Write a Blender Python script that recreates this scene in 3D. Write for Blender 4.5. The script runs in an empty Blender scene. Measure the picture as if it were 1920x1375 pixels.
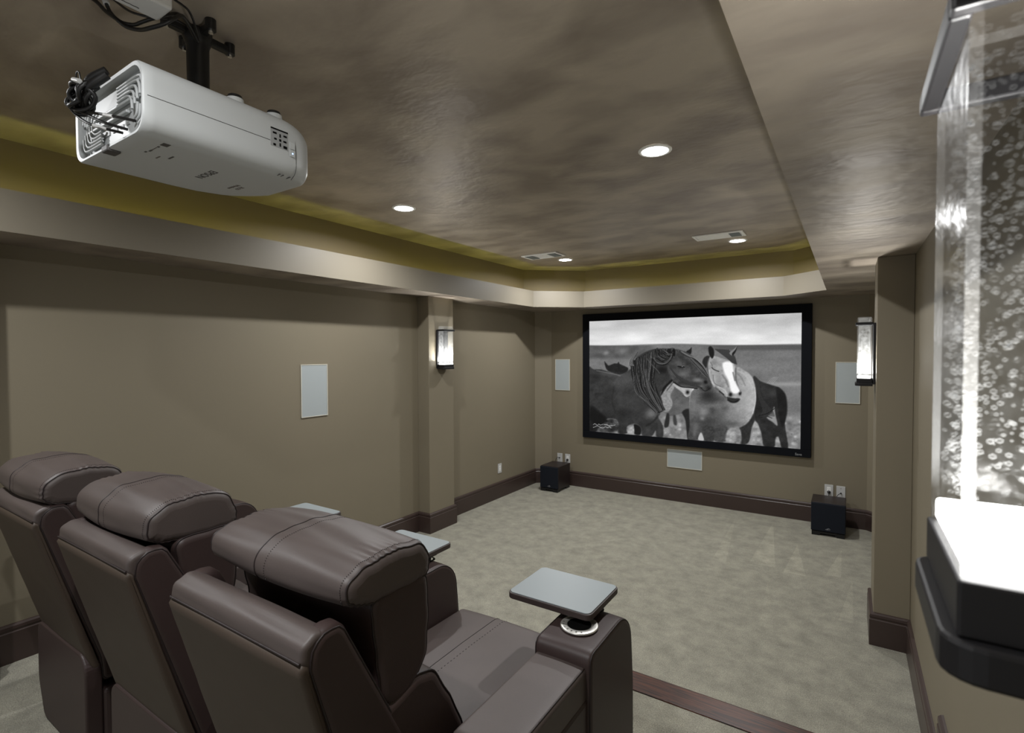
import bpy, bmesh, math, random
import numpy as np
from mathutils import Vector, Matrix
random.seed(7)
rng = np.random.default_rng(11)
SC = bpy.context.scene
COL = SC.collection

# ------------------------------------------------------------------ helpers
def L(c):
    c = c / 255.0
    return c / 12.92 if c <= 0.04045 else ((c + 0.055) / 1.055) ** 2.4
def rgb(r, g, b): return (L(r), L(g), L(b), 1.0)

class MB:
    """collects shapes and links them as ONE mesh object"""
    def __init__(s): s.v = []; s.f = []; s.m = []; s.s = []
    def add(s, vs, fs, m=0, smooth=False):
        o = len(s.v)
        s.v += [tuple(v) for v in vs]
        for f in fs:
            s.f.append([i + o for i in f]); s.m.append(m); s.s.append(smooth)
        return s
    def from_bm(s, bm, m=0, smooth=False):
        bm.verts.index_update()
        s.add([v.co[:] for v in bm.verts], [[v.index for v in f.verts] for f in bm.faces], m, smooth)
        bm.free(); return s
    def box(s, x0, x1, y0, y1, z0, z1, bev=0, seg=2, m=0, smooth=False, mat=None):
        bm = bmesh.new(); bmesh.ops.create_cube(bm, size=1)
        for v in bm.verts:
            v.co = Vector(((x0 + x1) / 2 + v.co.x * (x1 - x0), (y0 + y1) / 2 + v.co.y * (y1 - y0), (z0 + z1) / 2 + v.co.z * (z1 - z0)))
        if bev: bmesh.ops.bevel(bm, geom=list(bm.edges), offset=bev, segments=seg, affect='EDGES', profile=0.5)
        if mat is not None: bm.transform(mat)
        return s.from_bm(bm, m, smooth)
    def rot_box(s, c, size, R, bev=0, m=0, seg=2):
        M = Matrix.Translation(Vector(c)) @ R.to_4x4()
        a, b, d = [t / 2 for t in size]
        return s.box(-a, a, -b, b, -d, d, bev, seg, m, False, M)
    def frustum(s, p0, p1, r0, r1, n=24, m=0, smooth=True, caps=True):
        p0 = Vector(p0); p1 = Vector(p1); d = (p1 - p0).normalized()
        a = d.orthogonal().normalized(); b = d.cross(a)
        vs = []
        for p, r in ((p0, r0), (p1, r1)):
            for k in range(n):
                t = 2 * math.pi * k / n
                vs.append(p + a * (r * math.cos(t)) + b * (r * math.sin(t)))
        s.add(vs, [[k, (k + 1) % n, n + (k + 1) % n, n + k] for k in range(n)], m, smooth)
        if caps:
            s.add(vs[:n], [list(range(n))[::-1]], m); s.add(vs[n:], [list(range(n))], m)
        return s
    def lathe(s, prof, c, axis=(0, 0, 1), n=32, m=0, smooth=True):
        d = Vector(axis).normalized(); a = d.orthogonal().normalized(); b = d.cross(a); c = Vector(c)
        vs = []
        for r, h in prof:
            for k in range(n):
                t = 2 * math.pi * k / n
                vs.append(c + d * h + a * (r * math.cos(t)) + b * (r * math.sin(t)))
        fs = []
        for i in range(len(prof) - 1):
            for k in range(n):
                fs.append([i * n + k, i * n + (k + 1) % n, (i + 1) * n + (k + 1) % n, (i + 1) * n + k])
        return s.add(vs, fs, m, smooth)
    def tube(s, pts, r, n=8, m=0, closed=False, rs=None):
        P = [Vector(p) for p in pts]; N = len(P); vs = []; fs = []
        up = None
        for i in range(N):
            if closed: t = P[(i + 1) % N] - P[i - 1]
            else: t = P[min(i + 1, N - 1)] - P[max(i - 1, 0)]
            if t.length < 1e-9: t = Vector((0, 0, 1))
            t.normalize()
            if up is None: up = t.orthogonal().normalized()
            up = (up - t * up.dot(t))
            up = up.normalized() if up.length > 1e-6 else t.orthogonal().normalized()
            b = t.cross(up); rr = rs[i] if rs else r
            for k in range(n):
                q = 2 * math.pi * k / n
                vs.append(P[i] + up * (rr * math.cos(q)) + b * (rr * math.sin(q)))
        for i in range(N if closed else N - 1):
            j = (i + 1) % N
            for k in range(n):
                fs.append([i * n + k, i * n + (k + 1) % n, j * n + (k + 1) % n, j * n + k])
        s.add(vs, fs, m, True)
        if not closed:
            s.add(vs[:n], [list(range(n))[::-1]], m); s.add(vs[-n:], [list(range(n))], m)
        return s
    def prism(s, poly, axis, a0, a1, m=0, bev=0, seg=2, smooth=False):
        """2-D polygon extruded along an axis; axis x: poly=(y,z), y: (x,z), z: (x,y)"""
        def P(p, a): return {'x': (a, p[0], p[1]), 'y': (p[0], a, p[1]), 'z': (p[0], p[1], a)}[axis]
        bm = bmesh.new()
        A = [bm.verts.new(P(p, a0)) for p in poly]; B = [bm.verts.new(P(p, a1)) for p in poly]
        n = len(poly)
        bm.faces.new(A); bm.faces.new(B[::-1])
        for k in range(n): bm.faces.new([A[k], B[k], B[(k + 1) % n], A[(k + 1) % n]])
        bmesh.ops.recalc_face_normals(bm, faces=bm.faces)
        if bev:
            es = [e for e in bm.edges if len(e.link_faces) == 2 and e.calc_face_angle() > 0.5]
            bmesh.ops.bevel(bm, geom=es, offset=bev, segments=seg, affect='EDGES', profile=0.5)
        return s.from_bm(bm, m, smooth)
    def build(s, name, mats, parent=None, recalc=True):
        me = bpy.data.meshes.new(name)
        off = Vector((0, 0, 0))
        if parent is not None:
            p = parent
            while p is not None: off += p.location; p = p.parent
        me.from_pydata([tuple(Vector(v) - off) for v in s.v], [], s.f)
        if not isinstance(mats, (list, tuple)): mats = [mats]
        for mt in mats: me.materials.append(mt)
        me.polygons.foreach_set('material_index', s.m); me.polygons.foreach_set('use_smooth', s.s)
        if recalc:
            bm = bmesh.new(); bm.from_mesh(me); bmesh.ops.recalc_face_normals(bm, faces=bm.faces); bm.to_mesh(me); bm.free()
        me.update()
        o = bpy.data.objects.new(name, me); COL.objects.link(o)
        if parent is not None: o.parent = parent
        return o

def tag(o, label, cat, group=None):
    o['label'] = label; o['category'] = cat
    if group: o['group'] = group
    return o
def thing(name, label, cat, loc, group=None):
    o = bpy.data.objects.new(name, None); COL.objects.link(o); o.location = loc
    o.empty_display_size = 0.1
    return tag(o, label, cat, group)
def struct(o): o['kind'] = 'structure'; return o
def copy_tree(o, parent=None):
    c = o.copy(); COL.objects.link(c)
    if parent is not None: c.parent = parent
    for ch in list(o.children): copy_tree(ch, c)
    return c

def fillet(poly, r, seg=6):
    """round the corners of a closed 2-D polygon"""
    out = []; n = len(poly)
    for i in range(n):
        p = Vector(poly[i][:2]); rr = poly[i][2] if len(poly[i]) > 2 else r
        a = Vector(poly[i - 1][:2]) - p; b = Vector(poly[(i + 1) % n][:2]) - p
        la, lb = a.length, b.length; a.normalize(); b.normalize()
        ang = a.angle(b)
        if rr <= 0 or ang > 3.1: out.append((p.x, p.y)); continue
        d = min(rr / math.tan(ang / 2), la * 0.48, lb * 0.48); rr = d * math.tan(ang / 2)
        c = p + (a + b).normalized() * (rr / math.sin(ang / 2))
        v0 = p + a * d - c; v1 = p + b * d - c
        t = v0.angle(v1); sg = 1 if v0.x * v1.y - v0.y * v1.x > 0 else -1
        for k in range(seg + 1):
            q = sg * t * k / seg
            out.append((c.x + v0.x * math.cos(q) - v0.y * math.sin(q), c.y + v0.x * math.sin(q) + v0.y * math.cos(q)))
    return out
def resample(poly, n, closed=True):
    P = np.array(poly + ([poly[0]] if closed else []), float)
    d = np.r_[0, np.cumsum(np.linalg.norm(np.diff(P, axis=0), axis=1))]
    t = np.linspace(0, d[-1], n, endpoint=not closed)
    return [tuple(np.interp(tt, d, P[:, k]) for k in range(P.shape[1])) for tt in t]
def spline(pts, n=8):
    """Catmull-Rom through points"""
    P = [Vector(p) for p in pts]; P = [P[0] * 2 - P[1]] + P + [P[-1] * 2 - P[-2]]; out = []
    for i in range(1, len(P) - 2):
        for k in range(n):
            t = k / n
            out.append(0.5 * ((2 * P[i]) + (P[i + 1] - P[i - 1]) * t + (2 * P[i - 1] - 5 * P[i] + 4 * P[i + 1] - P[i + 2]) * t * t + (3 * P[i] - P[i - 1] - 3 * P[i + 1] + P[i + 2]) * t ** 3))
    out.append(P[-2]); return out

class Pillow:
    """upholstered piece: a closed YZ outline swept along X with rolled ends and a crowned surface"""
    def __init__(s, outline, x0, x1, r=0.03, crown=0.01, n=72, nx=9, wrinkle=0.0, seed=0):
        pr = resample(outline, n); s.P = np.array(pr); s.x0, s.x1, s.r, s.crown = x0, x1, r, crown
        d = np.roll(s.P, -1, 0) - np.roll(s.P, 1, 0); d /= np.linalg.norm(d, axis=1)[:, None]
        nn = np.c_[d[:, 1], -d[:, 0]]
        area = 0.5 * np.sum(s.P[:, 0] * np.roll(s.P[:, 1], -1) - np.roll(s.P[:, 0], -1) * s.P[:, 1])
        if area < 0: nn = -nn
        for _ in range(2): nn = (nn + np.roll(nn, 1, 0) + np.roll(nn, -1, 0)); nn /= np.linalg.norm(nn, axis=1)[:, None]
        s.N = nn; s.wr = wrinkle
        rg = np.random.default_rng(seed); s.ph = rg.uniform(0, 6.28, 6); s.n = n
        h = (x1 - x0) / 2
        us = []
        for k in range(7): us.append(-1 + (r / h) * (1 - math.cos(math.pi / 2 * k / 6)))
        us += list(np.linspace(-1 + r / h, 1 - r / h, nx)[1:-1])
        us += [-u for u in us[:7]][::-1]
        s.us = us
    def off(s, u):
        h = (s.x1 - s.x0) / 2; e = 1 - abs(u)
        rr = s.r / h
        inset = 0 if e >= rr else s.r * (1 - math.sqrt(max(0, 1 - ((rr - e) / rr) ** 2)))
        return s.crown * (1 - u * u) - inset
    def ring(s, u, extra=0.0):
        h = (s.x1 - s.x0) / 2; c = (s.x0 + s.x1) / 2; x = c + u * h
        o = s.off(u) + extra; pk = getattr(s, 'pucker', 0.0)
        t = np.arange(s.n) / s.n * 2 * np.pi
        w = s.wr * (np.sin(5 * t + s.ph[0] + 2.0 * u) * np.cos(2.3 * u + s.ph[1]) + 0.6 * np.sin(11 * t + s.ph[2] + 4 * u) + 0.5 * np.sin(9 * u + 3 * t + s.ph[3]) * abs(u) ** 3) + pk * math.exp(-abs(1 - abs(u) - .06) / .05) * np.sin(34 * t + s.ph[4]) * np.clip(.4 + np.sin(3 * t + s.ph[5]), 0, 1)
        q = s.P + s.N * (o + w)[:, None]
        return [(x, a, b) for a, b in q]
    def mesh(s, mb, m=0):
        rings = [s.ring(u) for u in s.us]; n = s.n
        vs = [p for r_ in rings for p in r_]; fs = []
        for i in range(len(rings) - 1):
            for k in range(n):
                fs.append([i * n + k, i * n + (k + 1) % n, (i + 1) * n + (k + 1) % n, (i + 1) * n + k])
        mb.add(vs, fs, m, True)
        for rg_, fl in ((rings[0], True), (rings[-1], False)):
            mb.add(rg_, [list(range(n))[::-1] if fl else list(range(n))], m, True)
        return mb
    def line(s, x, k0, k1, extra=0.0):
        """surface line at x between outline fractions k0..k1"""
        h = (s.x1 - s.x0) / 2; c = (s.x0 + s.x1) / 2
        R = s.ring((x - c) / h, extra)
        i0, i1 = int(k0 * s.n), int(k1 * s.n)
        return [R[i % s.n] for i in range(i0, i1 + 1)]

# ------------------------------------------------------------------ materials
def mat(name, color, rough=0.5, metal=0.0, spec=0.5, bump=None, coat=0.0, noise=None, emit=None):
    m = bpy.data.materials.new(name); m.use_nodes = True
    nt = m.node_tree; b = nt.nodes['Principled BSDF']
    b.inputs['Base Color'].default_value = color; b.inputs['Roughness'].default_value = rough
    b.inputs['Metallic'].default_value = metal; b.inputs['Specular IOR Level'].default_value = spec
    b.inputs['Coat Weight'].default_value = coat
    tc = nt.nodes.new('ShaderNodeTexCoord')
    if noise:   # (scale, colour2, contrast)
        n = nt.nodes.new('ShaderNodeTexNoise'); n.inputs['Scale'].default_value = noise[0]; n.inputs['Detail'].default_value = 4
        r = nt.nodes.new('ShaderNodeValToRGB')
        r.color_ramp.elements[0].position = 0.5 - noise[2]; r.color_ramp.elements[1].position = 0.5 + noise[2]
        r.color_ramp.elements[0].color = color; r.color_ramp.elements[1].color = noise[1]
        nt.links.new(tc.outputs['Object'], n.inputs['Vector']); nt.links.new(n.outputs['Fac'], r.inputs['Fac'])
        nt.links.new(r.outputs['Color'], b.inputs['Base Color'])
    if bump:    # (scale, strength, distance)
        n = nt.nodes.new('ShaderNodeTexNoise'); n.inputs['Scale'].default_value = bump[0]; n.inputs['Detail'].default_value = 3
        bp = nt.nodes.new('ShaderNodeBump'); bp.inputs['Strength'].default_value = bump[1]; bp.inputs['Distance'].default_value = bump[2]
        nt.links.new(tc.outputs['Object'], n.inputs['Vector']); nt.links.new(n.outputs['Fac'], bp.inputs['Height'])
        nt.links.new(bp.outputs['Normal'], b.inputs['Normal'])
    if emit:
        b.inputs['Emission Color'].default_value = emit[0]; b.inputs['Emission Strength'].default_value = emit[1]
    return m

M = {}
M['wall'] = mat('wall_paint', rgb(126, 118, 100), 0.55, spec=0.35, bump=(220, 0.06, 0.002), noise=(1.3, rgb(130, 121, 103), 0.3))
M['fascia'] = mat('fascia_paint', rgb(124, 117, 103), 0.5, spec=0.4, bump=(220, 0.05, 0.002))
M['cove'] = mat('cove_paint', rgb(112, 100, 84), 0.6, spec=0.3)
M['base'] = mat('baseboard_brown', rgb(66, 53, 49), 0.35, spec=0.5, noise=(3, rgb(61, 49, 45), 0.3))
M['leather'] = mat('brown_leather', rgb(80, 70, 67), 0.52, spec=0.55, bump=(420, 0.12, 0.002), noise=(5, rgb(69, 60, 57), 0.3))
M['leather_shaded'] = mat('brown_leather_shaded', rgb(60, 47, 45), 0.48, spec=0.42, bump=(420, 0.12, 0.002), noise=(5, rgb(55, 43, 41), 0.3))  # same leather darkened: shade of sides and lower parts put into the colour
M['back_leather'] = mat('back_leather_wall_tint', rgb(66, 55, 46), 0.55, spec=0.4, bump=(420, 0.1, 0.002))  # same brown leather, the wall's olive reflection put into its colour
M['piping'] = mat('dark_piping', rgb(34, 24, 24), 0.5)
M['lining'] = mat('grey_lining', rgb(70, 68, 66), 0.7)
M['black'] = mat('black_plastic', rgb(20, 20, 21), 0.4, spec=0.45)
M['bronze'] = mat('dark_bronze', rgb(20, 19, 21), 0.5, metal=0.1, spec=0.4)
M['frame_black'] = mat('black_velvet_frame', rgb(13, 15, 20), 0.85, spec=0.15)
M['grille_cloth'] = mat('speaker_grille_cloth', rgb(26, 30, 38), 0.8, spec=0.2, bump=(900, 0.3, 0.001))
M['sub_wood'] = mat('black_ash', rgb(34, 26, 26), 0.4)
M['white'] = mat('white_plastic', rgb(196, 196, 194), 0.4)
M['white_metal'] = mat('white_painted_metal', rgb(246, 246, 243), 0.45)
M['grille'] = mat('painted_speaker_grille', rgb(168, 175, 176), 0.6, bump=(1500, 0.25, 0.001))
M['grille_edge'] = mat('painted_speaker_frame', rgb(208, 205, 192), 0.45)
M['projector'] = mat('projector_shell', rgb(184, 187, 187), 0.45, bump=(700, 0.03, 0.001))
M['proj_grey'] = mat('projector_grey', rgb(150, 152, 152), 0.5)
M['print'] = mat('grey_print', rgb(70, 68, 66), 0.6)
M['print_light'] = mat('pale_grey_print', rgb(104, 96, 88), 0.6)
M['chrome'] = mat('chrome', rgb(205, 205, 205), 0.2, metal=1.0)
M['steel_ring'] = mat('brushed_ring', rgb(208, 206, 200), 0.35, metal=0.7)
M['tray'] = mat('grey_tray_laminate', rgb(138, 145, 147), 0.42, spec=0.45, bump=(500, 0.02, 0.001))
M['tray_edge'] = mat('tray_edge', rgb(62, 52, 50), 0.45)
M['cable'] = mat('black_cable', rgb(16, 15, 15), 0.45)
M['dark'] = mat('black_and_shade', rgb(9, 9, 9), 0.8, spec=0.1)
M['logo'] = mat('silver_logo', rgb(170, 172, 176), 0.35, metal=0.4)
M['damper'] = mat('vent_damper', rgb(104, 112, 114), 0.6)
M['led_blue'] = mat('led_blue', rgb(150, 190, 255), 0.5, emit=(rgb(150, 190, 255), 3))
M['can_emit'] = mat('downlight_lens', rgb(255, 255, 255), 0.5, emit=((1, 0.99, 0.97, 1), 30))
M['strip_emit'] = mat('cove_led', rgb(255, 240, 90), 0.5, emit=((.94, 0.94, 0.16, 1), 11))
M['sconce_led'] = mat('sconce_led', rgb(255, 255, 255), 0.5, emit=((1, 0.99, 0.97, 1), 14))

def nodes(m):
    nt = m.node_tree; return nt, nt.nodes, nt.links
def pearl(name, c0, c1, rough0, rough1):
    """metallic trowelled glaze: colour, roughness and relief vary in soft patches"""
    m = mat(name, c0, 0.4, metal=0.35, spec=0.5)
    nt, N, K = nodes(m); b = N['Principled BSDF']; tc = [n for n in N if n.type == 'TEX_COORD'][0]
    mp = N.new('ShaderNodeMapping'); mp.inputs['Scale'].default_value = (1.0, 1.5, 1.0); K.new(tc.outputs['Object'], mp.inputs['Vector'])
    a = N.new('ShaderNodeTexNoise'); a.inputs['Scale'].default_value = 2.6; a.inputs['Detail'].default_value = 4; a.inputs['Roughness'].default_value = 0.45; a.inputs['Distortion'].default_value = 0.3
    K.new(mp.outputs['Vector'], a.inputs['Vector'])
    r = N.new('ShaderNodeValToRGB'); r.color_ramp.elements[0].position = 0.36; r.color_ramp.elements[1].position = 0.66
    r.color_ramp.elements[0].color = c0; r.color_ramp.elements[1].color = c1
    K.new(a.outputs['Fac'], r.inputs['Fac']); K.new(r.outputs['Color'], b.inputs['Base Color'])
    q = N.new('ShaderNodeMapRange'); q.inputs['To Min'].default_value = rough0; q.inputs['To Max'].default_value = rough1
    K.new(a.outputs['Fac'], q.inputs['Value']); K.new(q.outputs['Result'], b.inputs['Roughness'])
    a2 = N.new('ShaderNodeTexNoise'); a2.inputs['Scale'].default_value = 11; a2.inputs['Detail'].default_value = 2; a2.inputs['Distortion'].default_value = 0.2
    K.new(mp.outputs['Vector'], a2.inputs['Vector'])
    bp = N.new('ShaderNodeBump'); bp.inputs['Strength'].default_value = 0.2; bp.inputs['Distance'].default_value = 0.02
    K.new(a2.outputs['Fac'], bp.inputs['Height']); K.new(bp.outputs['Normal'], b.inputs['Normal'])
    return m
M['ceiling'] = pearl('pearl_ceiling_glaze', rgb(144, 133, 122), rgb(180, 169, 154), 0.36, 0.56)

def carpet():
    m = mat('carpet_pile', rgb(140, 134, 116), 0.95, spec=0.1)
    nt, N, K = nodes(m); b = N['Principled BSDF']; tc = [n for n in N if n.type == 'TEX_COORD'][0]
    big = N.new('ShaderNodeTexNoise'); big.inputs['Scale'].default_value = 8; big.inputs['Detail'].default_value = 8; big.inputs['Roughness'].default_value = 0.72; big.inputs['Distortion'].default_value = 0.0
    fine = N.new('ShaderNodeTexNoise'); fine.inputs['Scale'].default_value = 190; fine.inputs['Detail'].default_value = 4; fine.inputs['Roughness'].default_value = 0.7
    mp = N.new('ShaderNodeMapping'); mp.inputs['Scale'].default_value = (1, 1.0, 1)
    K.new(tc.outputs['Object'], mp.inputs['Vector'])
    K.new(mp.outputs['Vector'], big.inputs['Vector']); K.new(tc.outputs['Object'], fine.inputs['Vector'])
    r = N.new('ShaderNodeValToRGB'); r.color_ramp.elements[0].position = 0.33; r.color_ramp.elements[1].position = 0.70
    r.color_ramp.elements[0].color = rgb(138, 135, 122); r.color_ramp.elements[1].color = rgb(174, 170, 154)
    K.new(big.outputs['Fac'], r.inputs['Fac'])
    r2 = N.new('ShaderNodeValToRGB'); r2.color_ramp.elements[0].position = 0.3; r2.color_ramp.elements[1].position = 0.7
    r2.color_ramp.elements[0].color = (0.48, 0.48, 0.47, 1); r2.color_ramp.elements[1].color = (1.42, 1.42, 1.41, 1)
    K.new(fine.outputs['Fac'], r2.inputs['Fac'])
    mx = N.new('ShaderNodeMix'); mx.data_type = 'RGBA'; mx.blend_type = 'MULTIPLY'; mx.inputs['Factor'].default_value = 1
    K.new(r.outputs['Color'], mx.inputs['A']); K.new(r2.outputs['Color'], mx.inputs['B'])
    # vacuum strokes: narrow triangles of pile brushed the other way
    sx = N.new('ShaderNodeSeparateXYZ'); K.new(tc.outputs['Object'], sx.inputs['Vector'])
    def mth(op, a, bb=None, c=None):
        n = N.new('ShaderNodeMath'); n.operation = op
        for i, v in enumerate((a, bb, c)):
            if v is None: continue
            if isinstance(v, (int, float)): n.inputs[i].default_value = v
            else: K.new(v, n.inputs[i])
        return n.outputs[0]
    st = None
    for xa, ya, xb, yb, hw, k in ((-.658, 6.05, -.60, 4.77, .10, .9), (-.39, 5.46, -.355, 4.72, .08, 1.0), (-.042, 5.52, -.09, 4.84, .053, .9), (.037, 4.82, -.002, 4.06, .042, .7), (-1.02, 6.0, -.927, 4.69, .055, .6), (-.519, 4.46, -.43, 3.6, .05, .4)):
        uu = mth('MULTIPLY', mth('SUBTRACT', ya, sx.outputs['Y']), 1 / (ya - yb))
        dd = mth('ABSOLUTE', mth('SUBTRACT', sx.outputs['X'], mth('MULTIPLY_ADD', uu, xb - xa, xa)))
        ins = mth('MULTIPLY', mth('LESS_THAN', dd, mth('MULTIPLY', uu, hw)), mth('LESS_THAN', uu, 1.0))
        ins = mth('MULTIPLY', ins, k)
        st = ins if st is None else mth('MAXIMUM', st, ins)
    br = N.new('ShaderNodeMix'); br.data_type = 'RGBA'; br.blend_type = 'MULTIPLY'; br.inputs['B'].default_value = (1.28, 1.275, 1.26, 1)
    K.new(mth('MULTIPLY', st, mth('MULTIPLY_ADD', big.outputs['Fac'], 1.2, .1)), br.inputs['Factor']); K.new(mx.outputs['Result'], br.inputs['A'])
    K.new(br.outputs['Result'], b.inputs['Base Color'])
    bp = N.new('ShaderNodeBump'); bp.inputs['Strength'].default_value = 0.7; bp.inputs['Distance'].default_value = 0.012
    K.new(fine.outputs['Fac'], bp.inputs['Height']); K.new(bp.outputs['Normal'], b.inputs['Normal'])
    b.inputs['Sheen Weight'].default_value = 0.15
    return m
M['carpet'] = carpet()

def wood():
    m = mat('red_oak_nosing', rgb(92, 48, 32), 0.38, spec=0.4, coat=0.1)
    nt, N, K = nodes(m); b = N['Principled BSDF']; tc = [n for n in N if n.type == 'TEX_COORD'][0]
    mp = N.new('ShaderNodeMapping'); mp.inputs['Scale'].default_value = (1.6, 34, 8); K.new(tc.outputs['Object'], mp.inputs['Vector'])
    n = N.new('ShaderNodeTexNoise'); n.inputs['Scale'].default_value = 2.0; n.inputs['Detail'].default_value = 7; n.inputs['Roughness'].default_value = 0.65; n.inputs['Distortion'].default_value = 1.4
    K.new(mp.outputs['Vector'], n.inputs['Vector'])
    r = N.new('ShaderNodeValToRGB'); e = r.color_ramp.elements
    e[0].position = 0.40; e[0].color = rgb(30, 14, 8); e[1].position = 0.60; e[1].color = rgb(86, 48, 29)
    k = e.new(0.50); k.color = rgb(62, 32, 19)
    K.new(n.outputs['Fac'], r.inputs['Fac']); K.new(r.outputs['Color'], b.inputs['Base Color'])
    return m
M['wood'] = wood()

def seeded_glass(name, lo, hi, tint):
    m = bpy.data.materials.new(name); m.use_nodes = True
    nt, N, K = nodes(m); N.remove(N['Principled BSDF']); out = [n for n in N if n.type == 'OUTPUT_MATERIAL'][0]
    tr = N.new('ShaderNodeBsdfTransparent'); tr.inputs['Color'].default_value = (tint, tint * 1.01, tint * 1.015, 1)
    tl = N.new('ShaderNodeBsdfTranslucent'); tl.inputs['Color'].default_value = (0.86, 0.88, 0.88, 1)
    df = N.new('ShaderNodeBsdfDiffuse'); df.inputs['Color'].default_value = (0.55, 0.56, 0.56, 1)
    gl = N.new('ShaderNodeBsdfGlossy'); gl.inputs['Roughness'].default_value = 0.2
    tc = N.new('ShaderNodeTexCoord')
    n = N.new('ShaderNodeTexNoise'); n.inputs['Scale'].default_value = 55; n.inputs['Detail'].default_value = 2
    K.new(tc.outputs['Object'], n.inputs['Vector'])
    mr = N.new('ShaderNodeMapRange'); mr.inputs['From Min'].default_value = 0.35; mr.inputs['From Max'].default_value = 0.7
    mr.inputs['To Min'].default_value = lo; mr.inputs['To Max'].default_value = hi; K.new(n.outputs['Fac'], mr.inputs['Value'])
    a = N.new('ShaderNodeMixShader'); a.inputs[0].default_value = 0.6; K.new(df.outputs[0], a.inputs[1]); K.new(tl.outputs[0], a.inputs[2])
    c = N.new('ShaderNodeMixShader'); K.new(mr.outputs[0], c.inputs[0]); K.new(tr.outputs[0], c.inputs[1]); K.new(a.outputs[0], c.inputs[2])
    lw = N.new('ShaderNodeLayerWeight'); lw.inputs['Blend'].default_value = 0.12
    bp = N.new('ShaderNodeBump'); bp.inputs['Strength'].default_value = 0.25; bp.inputs['Distance'].default_value = 0.004
    K.new(n.outputs['Fac'], bp.inputs['Height']); K.new(bp.outputs['Normal'], gl.inputs['Normal'])
    d = N.new('ShaderNodeMixShader'); fm = N.new('ShaderNodeMath'); fm.operation = 'MULTIPLY'; fm.inputs[1].default_value = .45; K.new(lw.outputs['Fresnel'], fm.inputs[0]); K.new(fm.outputs[0], d.inputs[0]); K.new(c.outputs[0], d.inputs[1]); K.new(gl.outputs[0], d.inputs[2])
    K.new(d.outputs[0], out.inputs['Surface'])
    return m
M['seeded'] = seeded_glass('seeded_glass', .0004, .003, .84); M['seeded_glow'] = seeded_glass('seeded_glass_glow', .07, .22, .92)  # second copy: same glass, the far lamps' white glow put into it
def frosted():
    m = bpy.data.materials.new('frosted_glass_edge'); m.use_nodes = True
    nt, N, K = nodes(m); N.remove(N['Principled BSDF']); out = [n for n in N if n.type == 'OUTPUT_MATERIAL'][0]
    tl = N.new('ShaderNodeBsdfTranslucent'); tl.inputs['Color'].default_value = (0.95, 0.96, 0.96, 1)
    df = N.new('ShaderNodeBsdfDiffuse'); df.inputs['Color'].default_value = (0.9, 0.91, 0.91, 1)
    a = N.new('ShaderNodeMixShader'); a.inputs[0].default_value = 0.55; K.new(df.outputs[0], a.inputs[1]); K.new(tl.outputs[0], a.inputs[2])
    tr = N.new('ShaderNodeBsdfTransparent'); c = N.new('ShaderNodeMixShader'); c.inputs[0].default_value = .035; K.new(tr.outputs[0], c.inputs[1]); K.new(a.outputs[0], c.inputs[2])
    K.new(c.outputs[0], out.inputs['Surface']); return m
M['frosted'] = frosted()
def seed_mat():
    m = bpy.data.materials.new('air_seed'); m.use_nodes = True
    nt, N, K = nodes(m); N.remove(N['Principled BSDF']); out = [n for n in N if n.type == 'OUTPUT_MATERIAL'][0]
    tr = N.new('ShaderNodeBsdfTransparent'); df = N.new('ShaderNodeBsdfDiffuse'); df.inputs['Color'].default_value = (.8, .81, .81, 1)
    lw = N.new('ShaderNodeLayerWeight'); lw.inputs['Blend'].default_value = 0.55
    mr = N.new('ShaderNodeMapRange'); mr.inputs['To Min'].default_value = .002; mr.inputs['To Max'].default_value = .014; K.new(lw.outputs['Facing'], mr.inputs['Value'])
    a = N.new('ShaderNodeMixShader'); K.new(mr.outputs[0], a.inputs[0]); K.new(tr.outputs[0], a.inputs[1]); K.new(df.outputs[0], a.inputs[2])
    K.new(a.outputs[0], out.inputs['Surface']); return m
M['seed'] = seed_mat()

def text_mesh(mb, body, size, origin, xdir, ydir, m=0, spacing=1.0, depth=0.0004, align='CENTER'):
    cu = bpy.data.curves.new('t', 'FONT'); cu.body = body; cu.size = size; cu.extrude = depth; cu.align_x = align; cu.align_y = 'CENTER'; cu.space_character = spacing
    cu.resolution_u = 3
    ob = bpy.data.objects.new('t', cu); COL.objects.link(ob)
    bpy.context.view_layer.update()
    me = ob.evaluated_get(bpy.context.evaluated_depsgraph_get()).to_mesh()
    x = Vector(xdir).normalized(); y = Vector(ydir).normalized(); z = x.cross(y); o = Vector(origin)
    mb.add([o + x * v.co.x + y * v.co.y + z * v.co.z for v in me.vertices], [list(p.vertices) for p in me.polygons], m)
    ob.evaluated_get(bpy.context.evaluated_depsgraph_get()).to_mesh_clear()
    bpy.data.objects.remove(ob); bpy.data.curves.remove(cu)

# ------------------------------------------------------------------ room dimensions (metres; camera stands at x=0, y=0)
XL, XR, YW = -3.65, 0.32, 6.30
PL, PR, PN = -3.50, 0.138, 0.156        # pilaster faces
ZS, ZC, ZR = 2.374, 2.86, 0.20          # soffit, ceiling, riser
YB = -1.7                                # where the modelled room ends behind the camera
HT = 2.99

# ---- floor, riser
struct(MB().box(XL - .1, XR + .1, 2.30, YW + .1, -.06, 0).build('floor', M['carpet']))
struct(MB().box(XL - .1, XR + .1, YB, 2.345, -.06, ZR).build('floor_riser', M['carpet']))
prof = fillet([(2.325, .172, .002), (2.475, .172, .01), (2.475, .206, .014), (2.325, .206, .004)], .004, 5)
struct(MB().prism(prof, 'x', XL + .021, XR - .021, smooth=False).build('trim_1', M['wood']))
struct(MB().box(XL + .001, XR - .001, 2.345, 2.445, 0.0, .172).build('trim_2', M['carpet']))

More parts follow.
